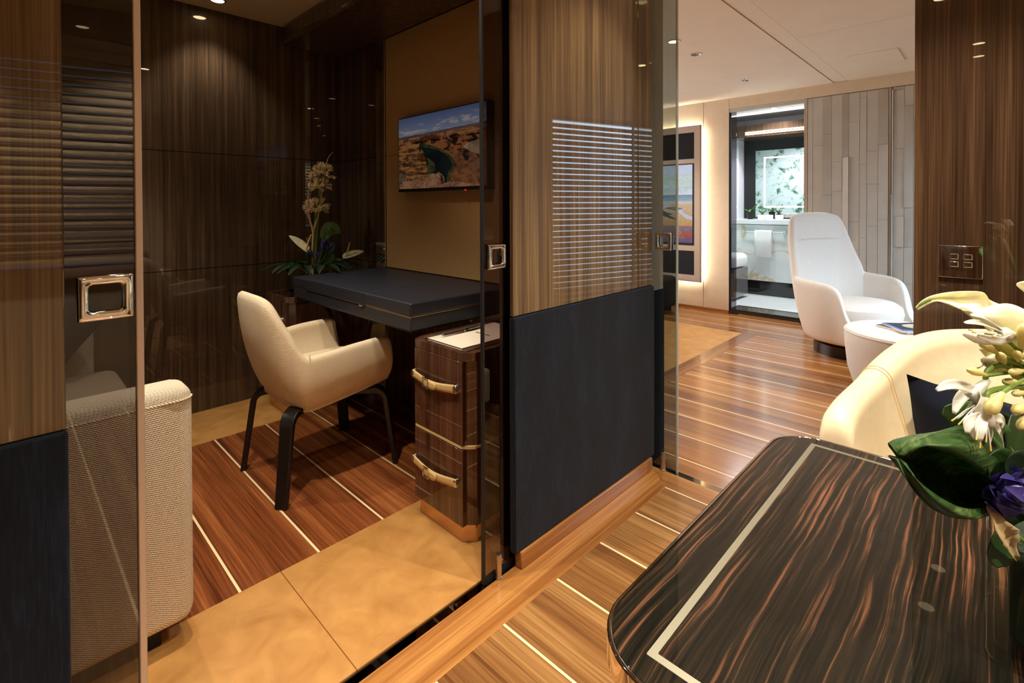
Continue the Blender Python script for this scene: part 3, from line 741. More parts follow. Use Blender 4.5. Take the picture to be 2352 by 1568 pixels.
def pedestal(y0, y1, chamf_at, label):
    t = thing('drawer_pedestal', label, 'drawer unit', (1.3, .5*(y0+y1), 0), 'walnut drawer pedestals either side of the desk')
    X0, X1, c = 1.13, 1.70, .035
    def plan(x0, ins):
        a, b = y0+ins, y1-ins; k = c
        return [(x0+k, a), (X1, a), (X1, b), (x0+k, b), (x0, b-k*.5), (x0, a+k)]
    obj('body', prism(B(), plan(X0+.012, .003), .066, .655), M['walnut_ped'], t, bevel=.002)
    obj('plinth', prism(B(), plan(X0+.014, .012), .001, .067), M['copper'], t, bevel=.003)
    # raised rim round the sunken top
    o_ = plan(X0+.002, 0); i_ = [(X0+.052, y0+.016), (X1, y0+.016), (X1, y1-.016), (X0+.052, y1-.016), (X0+.022, y1-.034), (X0+.022, y0+.036)]
    bm = B(); n = 6
    A = [[bm.verts.new((x, y, z)) for x, y in P] for P, z in ((o_, .652), (o_, .684), (i_, .684), (i_, .652))]
    for a, b in zip(A, A[1:]):
        for k in range(n): bm.faces.new((a[k], a[(k+1) % n], b[(k+1) % n], b[k]))
    obj('rim', bm, M['walnut_ped'], t, bevel=.002, ang=30)
    for z0, z1, zp in ((.356, .650, .552), (.066, .338, .218)):
        d = obj('drawer', bx(X0, X0+.03, y0+.030, y1-.016, z0, z1), M['walnut_ped'], t, bevel=.002)
        pull(d, y0+.060, y1-.024, zp, X0)
    obj('divider', prism(B(), plan(X0+.001, .002), .342, .352), M['strap'], t, smooth=False)
    return t
pedestal(1.318, 1.652, 0, 'walnut drawer pedestal with a notepad on top, nearest the glass door')
pedestal(2.870, 3.205, 0, 'walnut drawer pedestal in the corner with flowers on top')

# navy leather desk
dk = thing('desk', 'navy leather box desk fixed between the two drawer pedestals', 'desk', (1.42, 2.25, .70))
obj('lower_box', bx(1.135, 1.70, 1.668, 2.795, .702, .756), M['navy_lth'], dk, bevel=.004, bseg=3)
obj('lid', bx(1.132, 1.70, 1.665, 2.798, .760, .815), M['navy_lth'], dk, bevel=.008, bseg=4)
obj('lid_front_flap', bx(1.1295, 1.45, 2.02, 2.62, .7585, .8165), M['navy_lth'], dk, bevel=.004, bseg=3)
obj('brass_seam', bx(1.137, 1.70, 1.670, 2.793, .7555, .7605), plain('brass_line', (190, 150, 96), .25, 1), dk, smooth=False)
bm = B(); tube(bm, [(1.128, 2.03, .757), (1.128, 2.06, .757)], .0035, 8); obj('latch', bm, M['chrome'], dk)
obj('under_edge', bx(1.145, 1.70, 1.68, 2.785, .694, .703), M['black'], dk, smooth=False)
# modesty panel parts behind chair
# notepad and pen
npd = thing('notepad', 'white notepad with a printed line on the near drawer pedestal', 'notepad', (1.37, 1.54, .657))
bm = B(); prism(bm, [(1.195, 1.672-.03), (1.195, 1.425), (1.56, 1.425), (1.56, 1.642)], .657, .672); obj('pages', bm, M['paper'], npd, smooth=False)
obj('cover_sheet', bx(1.193, 1.562, 1.423, 1.644, .672, .6735), M['paper'], npd, smooth=False)
bm = B(); rnd = random.Random(3); y = 1.565
while y > 1.478:
    wdt = rnd.uniform(.004, .008); box(bm, 1.384, 1.384+rnd.uniform(.007, .010), y-wdt, y, .6735, .6738); y -= wdt+.0018
obj('printed_line', bm, M['ink'], npd, smooth=False)
pn = thing('pen', 'dark pen with chrome bands lying on the notepad', 'pen', (1.34, 1.61, .68))
A, Bq = Vector((1.235, 1.598, .6815)), Vector((1.455, 1.600, .6815))
def seg(f0, f1, r0, r1, mat, nm):
    bm = B(); tube(bm, [A+(Bq-A)*f for f in np.linspace(f0, f1, 5)], list(np.linspace(r0, r1, 5)), 12); obj(nm, bm, mat, pn)
seg(0, .05, .002, .004, M['chrome'], 'tip'); seg(.05, .52, .004, .006, M['pen'], 'barrel'); seg(.52, .55, .0066, .0066, M['chrome'], 'band'); seg(.55, .96, .0064, .006, M['bezel'], 'cap'); seg(.96, 1, .005, .003, M['chrome'], 'cap_end')
bm = B(); tube(bm, [A+(Bq-A)*.62+Vector((0, -.007, .003)), A+(Bq-A)*.93+Vector((0, -.006, .003))], .0014, 6); obj('clip', bm, M['chrome'], pn)

# television on leather wall
tv = thing('wall_television', 'flat television showing a red canyon river on the bronze leather wall', 'television', (1.69, 2.16, 1.29))
obj('housing', bx(1.655, 1.703, 1.775, 2.550, 1.284, 1.716), M['bezel'], tv, bevel=.003)
def canyon(co):
    y, z = co[:, 1], co[:, 2]; u = (2.543-y)/(2.543-1.782); v = (1.710-z)/(1.710-1.301)   # v down
    n1 = vnoise(u, v, 9, 7, 1); n2 = vnoise(u, v, 26, 30, 2); n3 = vnoise(u, v, 6, 40, 3); n4 = vnoise(u, v, 60, 50, 4, 2)
    c = np.zeros((len(u), 3)); sky0, sky1 = L3((92, 110, 158)), L3((152, 166, 196))
    k = np.clip(v/.26, 0, 1)[:, None]; c[:] = sky0*(1-k)+sky1*k
    cl = (np.clip((vnoise(u, v*2.6 % 1, 10, 9, 7)-.52)*7, 0, 1)*np.exp(-((v-.17-(.04-.06*u))/.06)**2))[:, None]; c = c*(1-cl)+L3((214, 196, 190))*cl
    hz = .265-.03*u
    def put(mask, a, b, nn, lo=.35, hi=.65):
        t = np.clip((nn-lo)/(hi-lo), 0, 1)[:, None]; q = L3(a)*(1-t)+L3(b)*t; c[mask] = q[mask]
    put(v > hz, (86, 70, 76), (124, 96, 84), n3); put(v > hz+.035, (96, 52, 34), (196, 130, 84), .45*n3+.55*n2, .40, .60)
    cliff = (v > .36-.05*u+.02*n1) & (v < .70)
    put(cliff, (24, 16, 15), (176, 104, 60), .6*n2+.4*n1, .44, .55)
    put((v > .43+.02*(n1-.5)) & (u < .30) & (v < .66), (58, 32, 24), (170, 104, 62), .5*n2+.5*n3, .42, .58)
    put((v > .52+.12*(n1-.3)) & (u > .30), (120, 70, 42), (168, 108, 66), n2)
    uu = lambda t: .955*t*(1.15/(1+.15*t))
    sc = lambda P: [(uu((x-115)/1325), (yy-(345-280*(x-115)/1325))/((1460-60*(x-115)/1325)-(345-280*(x-115)/1325))) for x, yy in P]
    j = .012*(n4-.5); U, V = u+j, v+j
    put(inpoly(U, V, sc([(455, 720), (600, 740), (760, 790), (860, 850), (980, 950), (1050, 1060), (980, 1160), (940, 1200), (960, 1310), (880, 1380), (760, 1400), (560, 1260), (540, 860), (470, 790)])), (44, 58, 26), (84, 88, 48), n2)
    put(inpoly(U, V, sc([(470, 770), (580, 790), (720, 815), (820, 860), (900, 930), (985, 1050), (975, 1110), (920, 1170), (900, 1250), (885, 1370), (780, 1390), (690, 1200), (715, 1110), (690, 1030), (620, 970), (550, 930), (510, 850)])), (10, 22, 26), (20, 40, 44), n1)
    put(inpoly(U, V, sc([(115, 735), (300, 725), (440, 735), (465, 850), (520, 850), (550, 960), (585, 1130), (560, 1260), (440, 1290), (200, 1340), (115, 1380)])), (84, 46, 26), (200, 134, 80), .6*n3+.4*n2, .40, .60)
    put(inpoly(U, V, sc([(465, 720), (480, 700), (470, 860), (545, 880), (600, 1010), (560, 1260), (585, 1130), (550, 960), (510, 870), (455, 860)])), (24, 18, 14), (50, 36, 26), n2)
    put(inpoly(U, V, sc([(1095, 830), (1150, 790), (1440, 920), (1440, 1390), (1400, 1360), (1330, 1200), (1200, 1010)])), (44, 28, 22), (150, 98, 66), .5*n2+.5*n1, .42, .58)
    put(inpoly(U, V, sc([(1095, 830), (1200, 730), (1440, 630), (1440, 900), (1300, 870), (1150, 780)])), (146, 112, 84), (206, 174, 140), n1)
    put(inpoly(U, V, sc([(115, 1460), (115, 1400), (200, 1340), (440, 1290), (640, 1210), (720, 1210), (770, 1180), (830, 1230), (860, 1290), (850, 1360), (1000, 1330), (1300, 1370), (1440, 1375), (1440, 1420)])), (140, 92, 62), (206, 150, 112), .6*n1+.4*n4)
    put(inpoly(U, V, sc([(800, 1220), (830, 1240), (850, 1360), (810, 1380), (790, 1300)])), (58, 34, 26), (100, 64, 44), n2)
    put(inpoly(U, V, sc([(115, 1190), (240, 1240), (180, 1340), (115, 1450)])), (92, 84, 66), (150, 124, 94), n4)
    return c
bm = B(); grid(bm, [[(1.6545, 2.543-(2.543-1.782)*i/380, 1.710-(1.710-1.301)*j/220) for i in range(381)] for j in range(221)])
scr = obj('screen', bm, attr_emit('canyon_picture', .23), tv); paint(scr.data, canyon)
obj('standby_light', bx(1.653, 1.656, 1.935, 1.945, 1.280, 1.2845), M['red_led'], tv, smooth=False)

# ================================================================== STUDY FLOWERS on far pedestal
def floret(bm, base, tip, r, npet=6, openk=.5, seed=0):
    """trumpet flower: a tube that splits into petals"""
    base, tip = Vector(base), Vector(tip); ax = (tip-base); L = ax.length; ax.normalize(); u = ax.orthogonal().normalized(); v = ax.cross(u); rnd = random.Random(seed)
    tube(bm, [base, base+ax*L*.25, base+ax*L*.45], [r*.18, r*.26, r*.34], 8)
    for k in range(npet):
        a = 2*PI*k/npet+rnd.uniform(-.2, .2); o = u*math.cos(a)+v*math.sin(a); q = rnd.uniform(.8, 1.15)
        pth = [base+ax*L*.40+o*r*.28, base+ax*L*.65+o*r*(.45+.1*openk), base+ax*L*.9*q+o*r*(.6+.5*openk), base+ax*L*(1.0*q-.08*openk)+o*r*(.75+.9*openk)]
        leaf_bm(bm, pth, [r*.16, r*.30, r*.30, r*.05], up=o, cup=.25, nu=7, nv=3)
def bud(bm, a, b, r):
    a, b = Vector(a), Vector(b); tube(bm, [a+(b-a)*f for f in (0, .2, .45, .7, .88, 1)], [r*.35, r*.5, r*.85, r, r*.75, r*.15], 8)
FX, FY, FZ = 1.36, 3.03, .70
vs_ = thing('flower_vase', 'small clear vase of flowers on the far corner pedestal', 'vase', (FX, FY, .656))
bm = B(); lathe(bm, [(0, .656), (.045, .656), (.048, .66), (.05, .79), (.046, .79), (.044, .668), (0, .668)], (FX, FY), 28); obj('glass', bm, M['glass_vase'], vs_)
bm = B(); lathe(bm, [(0, .669), (.043, .669), (.045, .765), (0, .765)], (FX, FY), 20); obj('leaf_lining', bm, M['leaf_dark'], vs_)
def umbel(name, label, c, base, rad, n, seed, group=None):
    t = thing(name, label, 'flower', base, group); rnd = random.Random(seed)
    bm = B(); tube(bm, catmull([base, (base[0]+(c[0]-base[0])*.2, base[1]+(c[1]-base[1])*.2, .5*(base[2]+c[2])), c], 8), .0055, 8); obj('stem', bm, M['stem'], t)
    bm = B(); bs = B()
    for i in range(n):
        th = rnd.uniform(0, 2*PI); ph = math.acos(rnd.uniform(-.25, 1)); d = Vector((math.sin(ph)*math.cos(th), math.sin(ph)*math.sin(th), math.cos(ph)))
        C0 = Vector(c); k = rnd.uniform(.75, 1.05)*rad; tube(bs, [C0, C0+d*k*.55], .0012, 5)
        floret(bm, C0+d*k*.45, C0+d*k*1.0+Vector((0, 0, -.004)), .0135, 5, .22, i)
    obj('florets', bm, M['agap_dim'], t); obj('pedicels', bs, M['stem'], t); return t
umbel('agapanthus', 'dim-toned agapanthus head, the topmost flower of the study arrangement', (1.405, 3.01, 1.40), (FX+.01, FY, FZ), .085, 46, 1, 'agapanthus in the study arrangement')
umbel('agapanthus', 'dim-toned agapanthus head in the middle, just under the topmost one', (1.375, 2.98, 1.315), (FX+.0, FY-.005, FZ), .075, 34, 2, 'agapanthus in the study arrangement')
umbel('agapanthus', 'dim-toned agapanthus head, lowest of the three above the leaves', (1.352, 2.985, 1.185), (FX-.012, FY, FZ), .085, 46, 3, 'agapanthus in the study arrangement')
tw_ = thing('bare_twig', 'pale forked twig rising through the study flowers', 'twig', (FX-.02, FY-.02, FZ))
bm = B()
tube(bm, catmull([(1.335, 2.99, .72), (1.318, 2.965, .90), (1.320, 2.96, 1.05), (1.30, 2.96, 1.13), (1.29, 2.955, 1.25), (1.315, 2.95, 1.40)], 14), list(np.linspace(.008, .003, 14)), 8)
tube(bm, catmull([(1.320, 2.96, 1.05), (1.352, 2.955, 1.15), (1.372, 2.95, 1.28), (1.395, 2.95, 1.42), (1.415, 2.95, 1.50), (1.445, 2.95, 1.535)], 14), list(np.linspace(.006, .0015, 14)), 8)
tube(bm, [(1.303, 2.96, 1.12), (1.27, 2.955, 1.17), (1.255, 2.95, 1.195)], [.004, .003, .0012], 6)
obj('branches', bm, M['twig'], tw_)
def anthurium(label, base, hub, tip, up, wdt):
    t = thing('anthurium', label, 'flower', base, 'anthuriums in the study arrangement')
    bm = B(); tube(bm, catmull([base, (.5*(base[0]+hub[0]), .5*(base[1]+hub[1]), .5*(base[2]+hub[2])+.02), hub], 8), .004, 8); obj('stem', bm, M['stem'], t)
    h, p = Vector(hub), Vector(tip)
    bm = B(); leaf_bm(bm, [h+(h-p)*.18, h, h+(p-h)*.4, h+(p-h)*.75, p], [wdt*.35, wdt*.9, wdt, wdt*.65, .001], up=up, cup=.25, nu=14, nv=7); obj('spathe', bm, M['petal'], t, solid=.0015)
    n = Vector(up).normalized(); d = (p-h).normalized()
    bm = B(); tube(bm, [h+n*.005, h+n*.05+d*.012, h+n*.095+d*.022], [.006, .0055, .003], 8); obj('spadix', bm, M['spadix'], t)
anthurium('cream anthurium with yellow spike on the left of the study arrangement', (FX-.02, FY, FZ), (1.275, 2.955, .945), (1.195, 3.00, 1.03), (.25, -.55, .75), .042)
anthurium('cream anthurium with yellow spike on the right, above the desk end', (FX+.03, FY-.01, FZ), (1.525, 2.945, .885), (1.625, 2.90, .915), (-.15, -.35, .9), .040)
def sprig(name, label, cat, base, leaves, mat, group=None):
    t = thing(name, label, cat, base, group); bs = B(); bl = B()
    for path, wd, up in leaves:
        tube(bs, [Vector(base), Vector(path[0])], .0025, 6); leaf_bm(bl, path, wd, up, .2, 12, 5)
    obj('stalks', bs, M['stem'], t); obj('blades', bl, mat, t); return t
rnd = random.Random(11); lv = []
for a in range(7):
    th = a*2*PI/7+.25; d = Vector((math.cos(th), math.sin(th), 0)); ln = rnd.uniform(.135, .165)*(.5 if d.y > .3 else 1); b0 = Vector((FX, FY, .815))+d*.03; c0 = b0+d*ln*.55+Vector((0, 0, .03))
    for q in (-1.1, -.6, 0, .6, 1.1):
        e = Matrix.Rotation(q, 3, 'Z') @ d; k = ln*(1.25-.28*abs(q))
        lv.append(([c0, c0+e*k*.45+Vector((0, 0, .012)), c0+e*k*.8+Vector((0, 0, -.004)), c0+e*k*1.08+Vector((0, 0, -.028))], [.010, .022, .018, .001], (0, 0, 1)))
sprig('aralia_leaves', 'dark glossy leaf collar spreading under the study flowers', 'leaves', (FX, FY, .77), lv, M['leaf_dark'])
lv = []
for (dx, dy, dz, ln) in ((.10, -.05, .14, .05), (.03, -.08, .16, .06), (.09, -.07, .07, .07), (-.06, -.07, .12, .05), (.15, -.04, .03, .06)):
    b0 = Vector((FX+dx*.4, FY+dy*.4, .80+dz*.5)); p = Vector((FX+dx, FY+dy, .84+dz)); lv.append(([b0, b0+(p-b0)*.5, b0+(p-b0)*.8, p], [.008, .030, .026, .002], (.2, -.8, .5)))
sprig('laurel_sprig', 'mid green leaves standing among the study flowers', 'leaves', (FX, FY, .77), lv, M['leaf'])
sprig('heart_leaf', 'single heart shaped leaf beside the agapanthus stems', 'leaf', (FX+.02, FY, .77), [([(1.40, 3.0, 1.0), (1.43, 2.985, 1.06), (1.465, 2.97, 1.055), (1.495, 2.96, 1.035)], [.02, .045, .04, .003], (-.3, -.8, .45))], M['leaf_lt'])
def gentian(label, pts, base, sc, group):
    t = thing('gentian', label, 'flower', base, group); bm = B(); bs = B()
    for i, (a, b) in enumerate(pts):
        tube(bs, [Vector(base), Vector(a)], .0018*sc, 6); bud(bm, a, b, .011*sc)
        A_, B_ = Vector(a), Vector(b); ax = (B_-A_).normalized()
        for k in range(5):
            o = Matrix.Rotation(2*PI*k/5+i, 3, ax) @ ax.orthogonal().normalized(); leaf_bm(bm, [B_-ax*.018*sc+o*.009*sc, B_-ax*.004*sc+o*.010*sc, B_+ax*.010*sc+o*.006*sc], [.005*sc, .006*sc, .0005], o, .3, 5, 3)
    obj('stems', bs, M['stem'], t); obj('blooms', bm, M['gentian'], t)
gentian('violet blue gentian sprig amid the study flowers', [((1.30, 2.92, .90), (1.275, 2.91, .94)), ((1.325, 2.91, .885), (1.32, 2.90, .925)), ((1.36, 2.92, .93), (1.355, 2.91, .975)), ((1.385, 2.92, .92), (1.39, 2.91, .965)), ((1.335, 2.90, .83), (1.32, 2.885, .86)), ((1.355, 2.91, .96), (1.36, 2.90, 1.0)), ((1.40, 2.92, .935), (1.412, 2.91, .975))], (FX, FY-.01, .80), 1.0, None)

# ================================================================== FOREGROUND TABLE
tb = thing('side_table', 'high gloss macassar ebony table with steel edge and inlaid steel line', 'table', (.78, -.2, 0))
TX0, TX1, TY0, TY1, TZ = .424, 1.123, -.78, .318, .74
bm = prism(B(), rrect(TX0+.0055, TX1-.0055, TY0+.001, TY1-.0055, .0735, 10), TZ-.034, TZ); obj('top', bm, M['ebony'], tb, bevel=.001, bseg=2, ang=40)
def ring(poly_o, poly_i, z0, z1):
    bm = B(); n = len(poly_o); A = [[bm.verts.new((x, y, z)) for x, y in P] for P, z in ((poly_o, z0), (poly_o, z1), (poly_i, z1), (poly_i, z0))]
    for a, b in zip(A, A[1:]+[A[0]]):
        for k in range(n): bm.faces.new((a[k], a[(k+1) % n], b[(k+1) % n], b[k]))
    return bm
obj('edge_band', ring(rrect(TX0, TX1, TY0-.004, TY1, .079, 10), rrect(TX0+.0055, TX1-.0055, TY0+.0015, TY1-.0055, .0735, 10), TZ-.030, TZ+.0006), M['chrome'], tb, bevel=.0016)
obj('inlay_line', ring(rrect(.459, 1.091, TY0+.06, .257, .001, 1), rrect(.4675, 1.0825, TY0+.0685, .2485, .001, 1), TZ-.01, TZ+.0004), M['inlay'], tb, smooth=False)
obj('apron', prism(B(), rrect(TX0+.012, TX1-.012, TY0+.01, TY1-.012, .068, 8), .06, TZ-.036), plain('rosewood_gloss', (92, 46, 28), .2, coat=1), tb, ang=40)
obj('plinth', prism(B(), rrect(TX0+.05, TX1-.05, TY0+.05, TY1-.05, .04, 6), .001, .061), M['black'], tb, ang=40)

# ================================================================== CREAM LEATHER SOFA
sl = thing('leather_sofa', 'cream leather sofa with rolled arm against the right hand wall', 'sofa', (1.7, -.3, 0))
cen = [(1.312, .262, .655), (1.318, .262, .690), (1.332, .262, .714), (1.355, .262, .727), (1.40, .262, .731), (1.46, .262, .731), (1.53, .258, .733), (1.60, .245, .746), (1.68, .22, .783), (1.76, .18, .822), (1.83, .12, .846), (1.88, .04, .856), (1.90, -.05, .862), (1.91, -.20, .864), (1.91, -.45, .864), (1.91, -.80, .864)]
bm = B(); rows = []; NS = 76
cl = catmull(cen, NS)
for i in range(NS):
    c_ = cl[i]; tg = cl[min(i+1, NS-1)]-cl[max(i-1, 0)]; tg[2] = 0; tg /= max(np.linalg.norm(tg), 1e-9); inn = np.array((tg[1], -tg[0], 0.))
    if i < 8: inn = np.array((0., -1., 0.))
    f = min(1, max(0, (c_[0]-1.55)/.33)); hw = .034+.012*f; zt = c_[2]; r = []
    for zz in (.10, .25, .40, .55): r.append((c_[0]-inn[0]*(hw-.02*(1-zz/.6)), c_[1]-inn[1]*(hw-.02*(1-zz/.6)), min(zz, zt-hw)))
    for a in np.linspace(0, PI, 11): r.append(tuple(c_-inn*hw*math.cos(a)+np.array((0, 0, -hw+hw*math.sin(a)))))
    for k, dz in ((.12, .03), (.40, .10), (.75, .20), (1, .32)): r.append(tuple(np.array((c_[0], c_[1], max(.30, zt-hw-dz)))+inn*(hw+(.05+.09*f)*k)))
    r.append(tuple(np.array((c_[0], c_[1], .28))+inn*(hw+.05+.09*f)))
    rows.append(r)
vs = grid(bm, rows); bm.faces.new(vs[0][::-1]); bm.faces.new(vs[-1])
obj('back_and_arm', bm, M['cream_lth'], sl, ang=75)
# twin stitched seam where arm meets back
i0 = int(np.argmin([abs(c_[0]-1.625)+(9 if c_[1] < .1 else 0) for c_ in cl]))
for dd in (.2, .8):
    pts = [Vector(p) for p in rows[i0][5:]]; q = [Vector(p) for p in rows[i0+1][5:]]; n_ = len(pts)
    cc = [Vector((cl[i0][0], cl[i0][1], p.z)) for p in pts]
    bm = B(); tube(bm, [a+(b-a)*dd+(a-c0).normalized()*.0006+Vector((0, 0, .0006)) for a, b, c0 in zip(pts, q, cc)], .0012, 6); obj('seam_stitching', bm, M['stitch'], sl)
bm = B(); tube(bm, [Vector(p)+Vector((.006, 0, 0)) for p in rows[3][4:15]], .0016, 6); obj('front_stitching', bm, M['stitch'], sl)
obj('seat_cushion', rbox(1.33, 1.80, -.80, .185, .26, .44, .05, 5), M['cream_lth'], sl)
obj('seat_base', rbox(1.36, 1.96, -.80, .25, .08, .27, .02, 3), M['cream_lth'], sl)
obj('plinth', bx(1.42, 1.92, -.78, .20, .001, .085), M['black'], sl, smooth=False)
bm = cushion(.46, .40, .15)
yv = Vector((.93, -.18, .33)).normalized(); xv = Vector((-.10, -.99, -.06)).normalized(); xv = (xv-yv*xv.dot(yv)).normalized(); zv = xv.cross(yv)
xform(bm, basis(xv, yv, zv, (1.64, -.055, .562)))
tag(obj('scatter_cushion', bm, M['navy_vel']), 'navy velvet cushion on the cream leather sofa behind the lilies', 'cushion')
# switch plate
sw = thing('switch_plate', 'mirror finish switch plate with four square buttons on the right wall', 'light switch', (2.098, .085, 1.02))
obj('plate', bx(2.092, 2.0995, .034, .137, .970, 1.071), M['mirror'], sw, bevel=.0015)
for y in (.100, .068):
    for z in (1.037, 1.013): obj('button', bx(2.089, 2.093, y-.0105, y+.0105, z-.0085, z+.0085), M['mirror'], sw, bevel=.0018)

# ================================================================== BEDROOM
LC = np.array((4.835, .835)); LS = np.array((.917, -.40)); LD = np.array((-.40, -.917))
def lp(x, y, z): q = LC+LS*x-LD*y; return (q[0], q[1], z)
lc = thing('lounge_chair', 'white high backed swivel lounge chair in the bedroom', 'armchair', (LC[0], LC[1], 0))
half = [((0, -.345, .115), (0, -.375, .275)), ((-.20, -.31, .115), (-.25, -.355, .278)), ((-.31, -.22, .115), (-.375, -.26, .285)), ((-.335, -.17, .115), (-.40, -.205, .35)), ((-.345, -.14, .115), (-.415, -.165, .50)), ((-.352, -.10, .115), (-.425, -.115, .578)),
        ((-.37, -.02, .115), (-.455, -.02, .60)), ((-.365, .07, .115), (-.455, .09, .607)), ((-.345, .13, .12), (-.45, .17, .612)), ((-.33, .16, .12), (-.44, .215, .628)), ((-.30, .20, .12), (-.415, .25, .74)), ((-.26, .24, .125), (-.375, .305, .91)), ((-.21, .275, .13), (-.33, .345, 1.06)), ((-.17, .29, .13), (-.28, .368, 1.112)), ((-.09, .31, .13), (-.15, .385, 1.137))]
st_ = [lp(*a)+lp(*b) for a, b in half]
st_ += [lp(0, .315, .13)+lp(0, .39, 1.14)]
st_ += [lp(-a[0], a[1], a[2])+lp(-b[0], b[1], b[2]) for a, b in half[::-1]]
obj('shell', shell_bm(st_, 81, 10, .03, tuple(LC)), M['white_fab'], lc, solid=.055, soff=-1, sub=1, ang=180)
bm = B(); n = 48
for (k, z) in ((.86, .118), (.86, .19)): pass
lathe(bm, [(0, .112), (.86, .112), (.90, .135), (.90, .26), (0, .27)], (0, 0), 48); xform(bm, basis(LS*.365, -LD*.345, (0, 0, 1), (LC[0], LC[1], 0)) if False else Matrix(((LS[0]*.365, -LD[0]*.335, 0, LC[0]), (LS[1]*.365, -LD[1]*.335, 0, LC[1]), (0, 0, 1, 0), (0, 0, 0, 1))))
obj('seat_base', bm, M['white_fab'], lc)
bm = B(); lathe(bm, [(0, .272), (.84, .272), (.97, .30), (1.0, .345), (.97, .39), (.85, .42), (.5, .437), (0, .44)], (0, 0), 48)
xform(bm, Matrix(((LS[0]*.345, -LD[0]*.315, 0, LC[0]), (LS[1]*.345, -LD[1]*.315, 0, LC[1]), (0, 0, 1, 0), (0, 0, 0, 1))))
obj('seat_cushion', bm, M['white_fab'], lc)
bm = B(); lathe(bm, [(0, .001), (.285, .001), (.285, .085), (.26, .10), (.26, .113), (0, .113)], tuple(LC), 56); obj('swivel_base', bm, M['dark_metal'], lc)
bm = B(); tube(bm, [lp(x, .315-.06*(x/.24)**2*.6, .915) for x in np.linspace(-.235, .235, 13)], .004, 6); obj('headrest_seam', bm, M['white_fab'], lc)
ot = thing('ottoman', 'round white ottoman in front of the lounge chair with magazines on top', 'ottoman', (3.99, .40, 0))
bm = B(); lathe(bm, [(0, .012), (.25, .012), (.29, .03), (.325, .15), (.34, .30), (.342, .375), (.335, .395), (.31, .405), (0, .412)], (3.99, .40), 56); obj('body', bm, M['white_fab'], ot)
bm = B(); tube(bm, [(3.99+.341*math.cos(a), .40+.341*math.sin(a), .384) for a in np.linspace(0, 2*PI, 57)], .004, 6); obj('piping', bm, M['white_fab'], ot)
bm = B(); lathe(bm, [(0, .001), (.22, .001), (.22, .013), (0, .013)], (3.99, .40), 40); obj('foot', bm, M['dark_metal'], ot)
def magazine(label, cx, cy, rot, w_, d_, z0, th, fn):
    t = thing('magazine', label, 'magazine', (cx, cy, z0), 'magazines on the ottoman')
    mx = Matrix.Translation((cx, cy, 0)) @ Matrix.Rotation(rot, 4, 'Z')
    obj('pages', xform(bx(-w_/2, w_/2, -d_/2, d_/2, z0, z0+th), mx), M['paper'], t, smooth=False)
    bm = B(); grid(bm, [[(-w_/2+w_*i/40, -d_/2+d_*j/40, z0+th+.0008) for i in range(41)] for j in range(41)])
    c_ = obj('cover', bm, attr_diff(label[:12]+'_cover'), t); paint(c_.data, fn); c_.data.transform(mx)
def cover_a(co):
    u, v = co[:, 0]/.22+.5, co[:, 1]/.28+.5; c = np.tile(L3((46, 52, 66)), (len(u), 1)); c[(u < .13) | (v > .93)] = L3((64, 118, 214))
    e = ((u-.58)/.3)**2+((v-.45)/.28)**2 < 1; c[e] = L3((206, 196, 170)); e = ((u-.5)/.10)**2+((v-.5)/.08)**2 < 1; c[e] = L3((120, 96, 80)); return c
def cover_b(co):
    u = co[:, 0]/.22+.5; c = np.tile(L3((70, 84, 96)), (len(u), 1)); c[u < .3] = L3((54, 146, 128)); return c
magazine('magazine with a teal cover edge, under the other one', 4.03, .40, .95, .22, .28, .411, .010, cover_b)
magazine('top magazine with blue band and pale picture on cover', 4.00, .365, .62, .22, .28, .4225, .010, cover_a)
# dark pouf glimpsed behind the glass door edge
pf = thing('pouf', 'charcoal upholstered pouf behind the grey glass door edge', 'pouf', (5.28, 2.95, 0))
obj('body', rbox(5.02, 5.50, 2.665, 3.25, .03, .39, .06, 5), M['dark_uph'], pf); obj('foot', bx(5.08, 5.44, 2.72, 3.2, .001, .032), M['black'], pf, smooth=False)

# media panel with back light
mp = thing('media_panel', 'taupe framed wall panel with television and speakers, lit from behind', 'media wall', (5.6, 3.3, .31))
PY0, PY1, PZ0, PZ1 = 2.432, 4.25, .318, 2.118
def frame(y0, y1, z0, z1, wd, x0, x1):
    bm = B(); o_ = [(y0, z0), (y1, z0), (y1, z1), (y0, z1)]; i_ = [(y0+wd, z0+wd), (y1-wd, z0+wd), (y1-wd, z1-wd), (y0+wd, z1-wd)]
    A = [[bm.verts.new((x, y, z)) for y, z in P] for P, x in ((o_, x1), (o_, x0+.008), ([(y0+.01, z0+.01), (y1-.01, z0+.01), (y1-.01, z1-.01), (y0+.01, z1-.01)], x0), (i_, x0+.004), (i_, x1))]
    for a, b in zip(A, A[1:]):
        for k in range(4): bm.faces.new((a[k], a[(k+1) % 4], b[(k+1) % 4], b[k]))
    return bm
obj('frame', frame(PY0, PY1, PZ0, PZ1, .078, 5.575, 5.60), M['panel_frame'], mp, ang=20)
obj('rail', bx(5.580, 5.60, PY0+.078, PY1-.078, 1.685, 1.737), M['panel_frame'], mp, smooth=False); obj('rail', bx(5.580, 5.60, PY0+.078, PY1-.078, .674, .738), M['panel_frame'], mp, smooth=False)
for z0, z1 in ((1.737, PZ1-.078), (PZ0+.046, .674)): obj('speaker_cloth', bx(5.584, 5.60, PY0+.078, PY1-.078, z0, z1), M['speaker'], mp, smooth=False)
obj('back_board', bx(5.60, 5.615, PY0+.02, PY1-.02, PZ0+.02, PZ1-.02), M['panel_frame'], mp, smooth=False)
bm = B()
for a in ((PY0+.03, PY0+.038, PZ0+.03, PZ1-.03), (PY0+.03, PY1-.03, PZ1-.038, PZ1-.03), (PY0+.03, PY1-.03, PZ0+.03, PZ0+.038)): box(bm, 5.616, 5.624, *a)
obj('backlight_strip', bm, M['led'], mp, smooth=False)
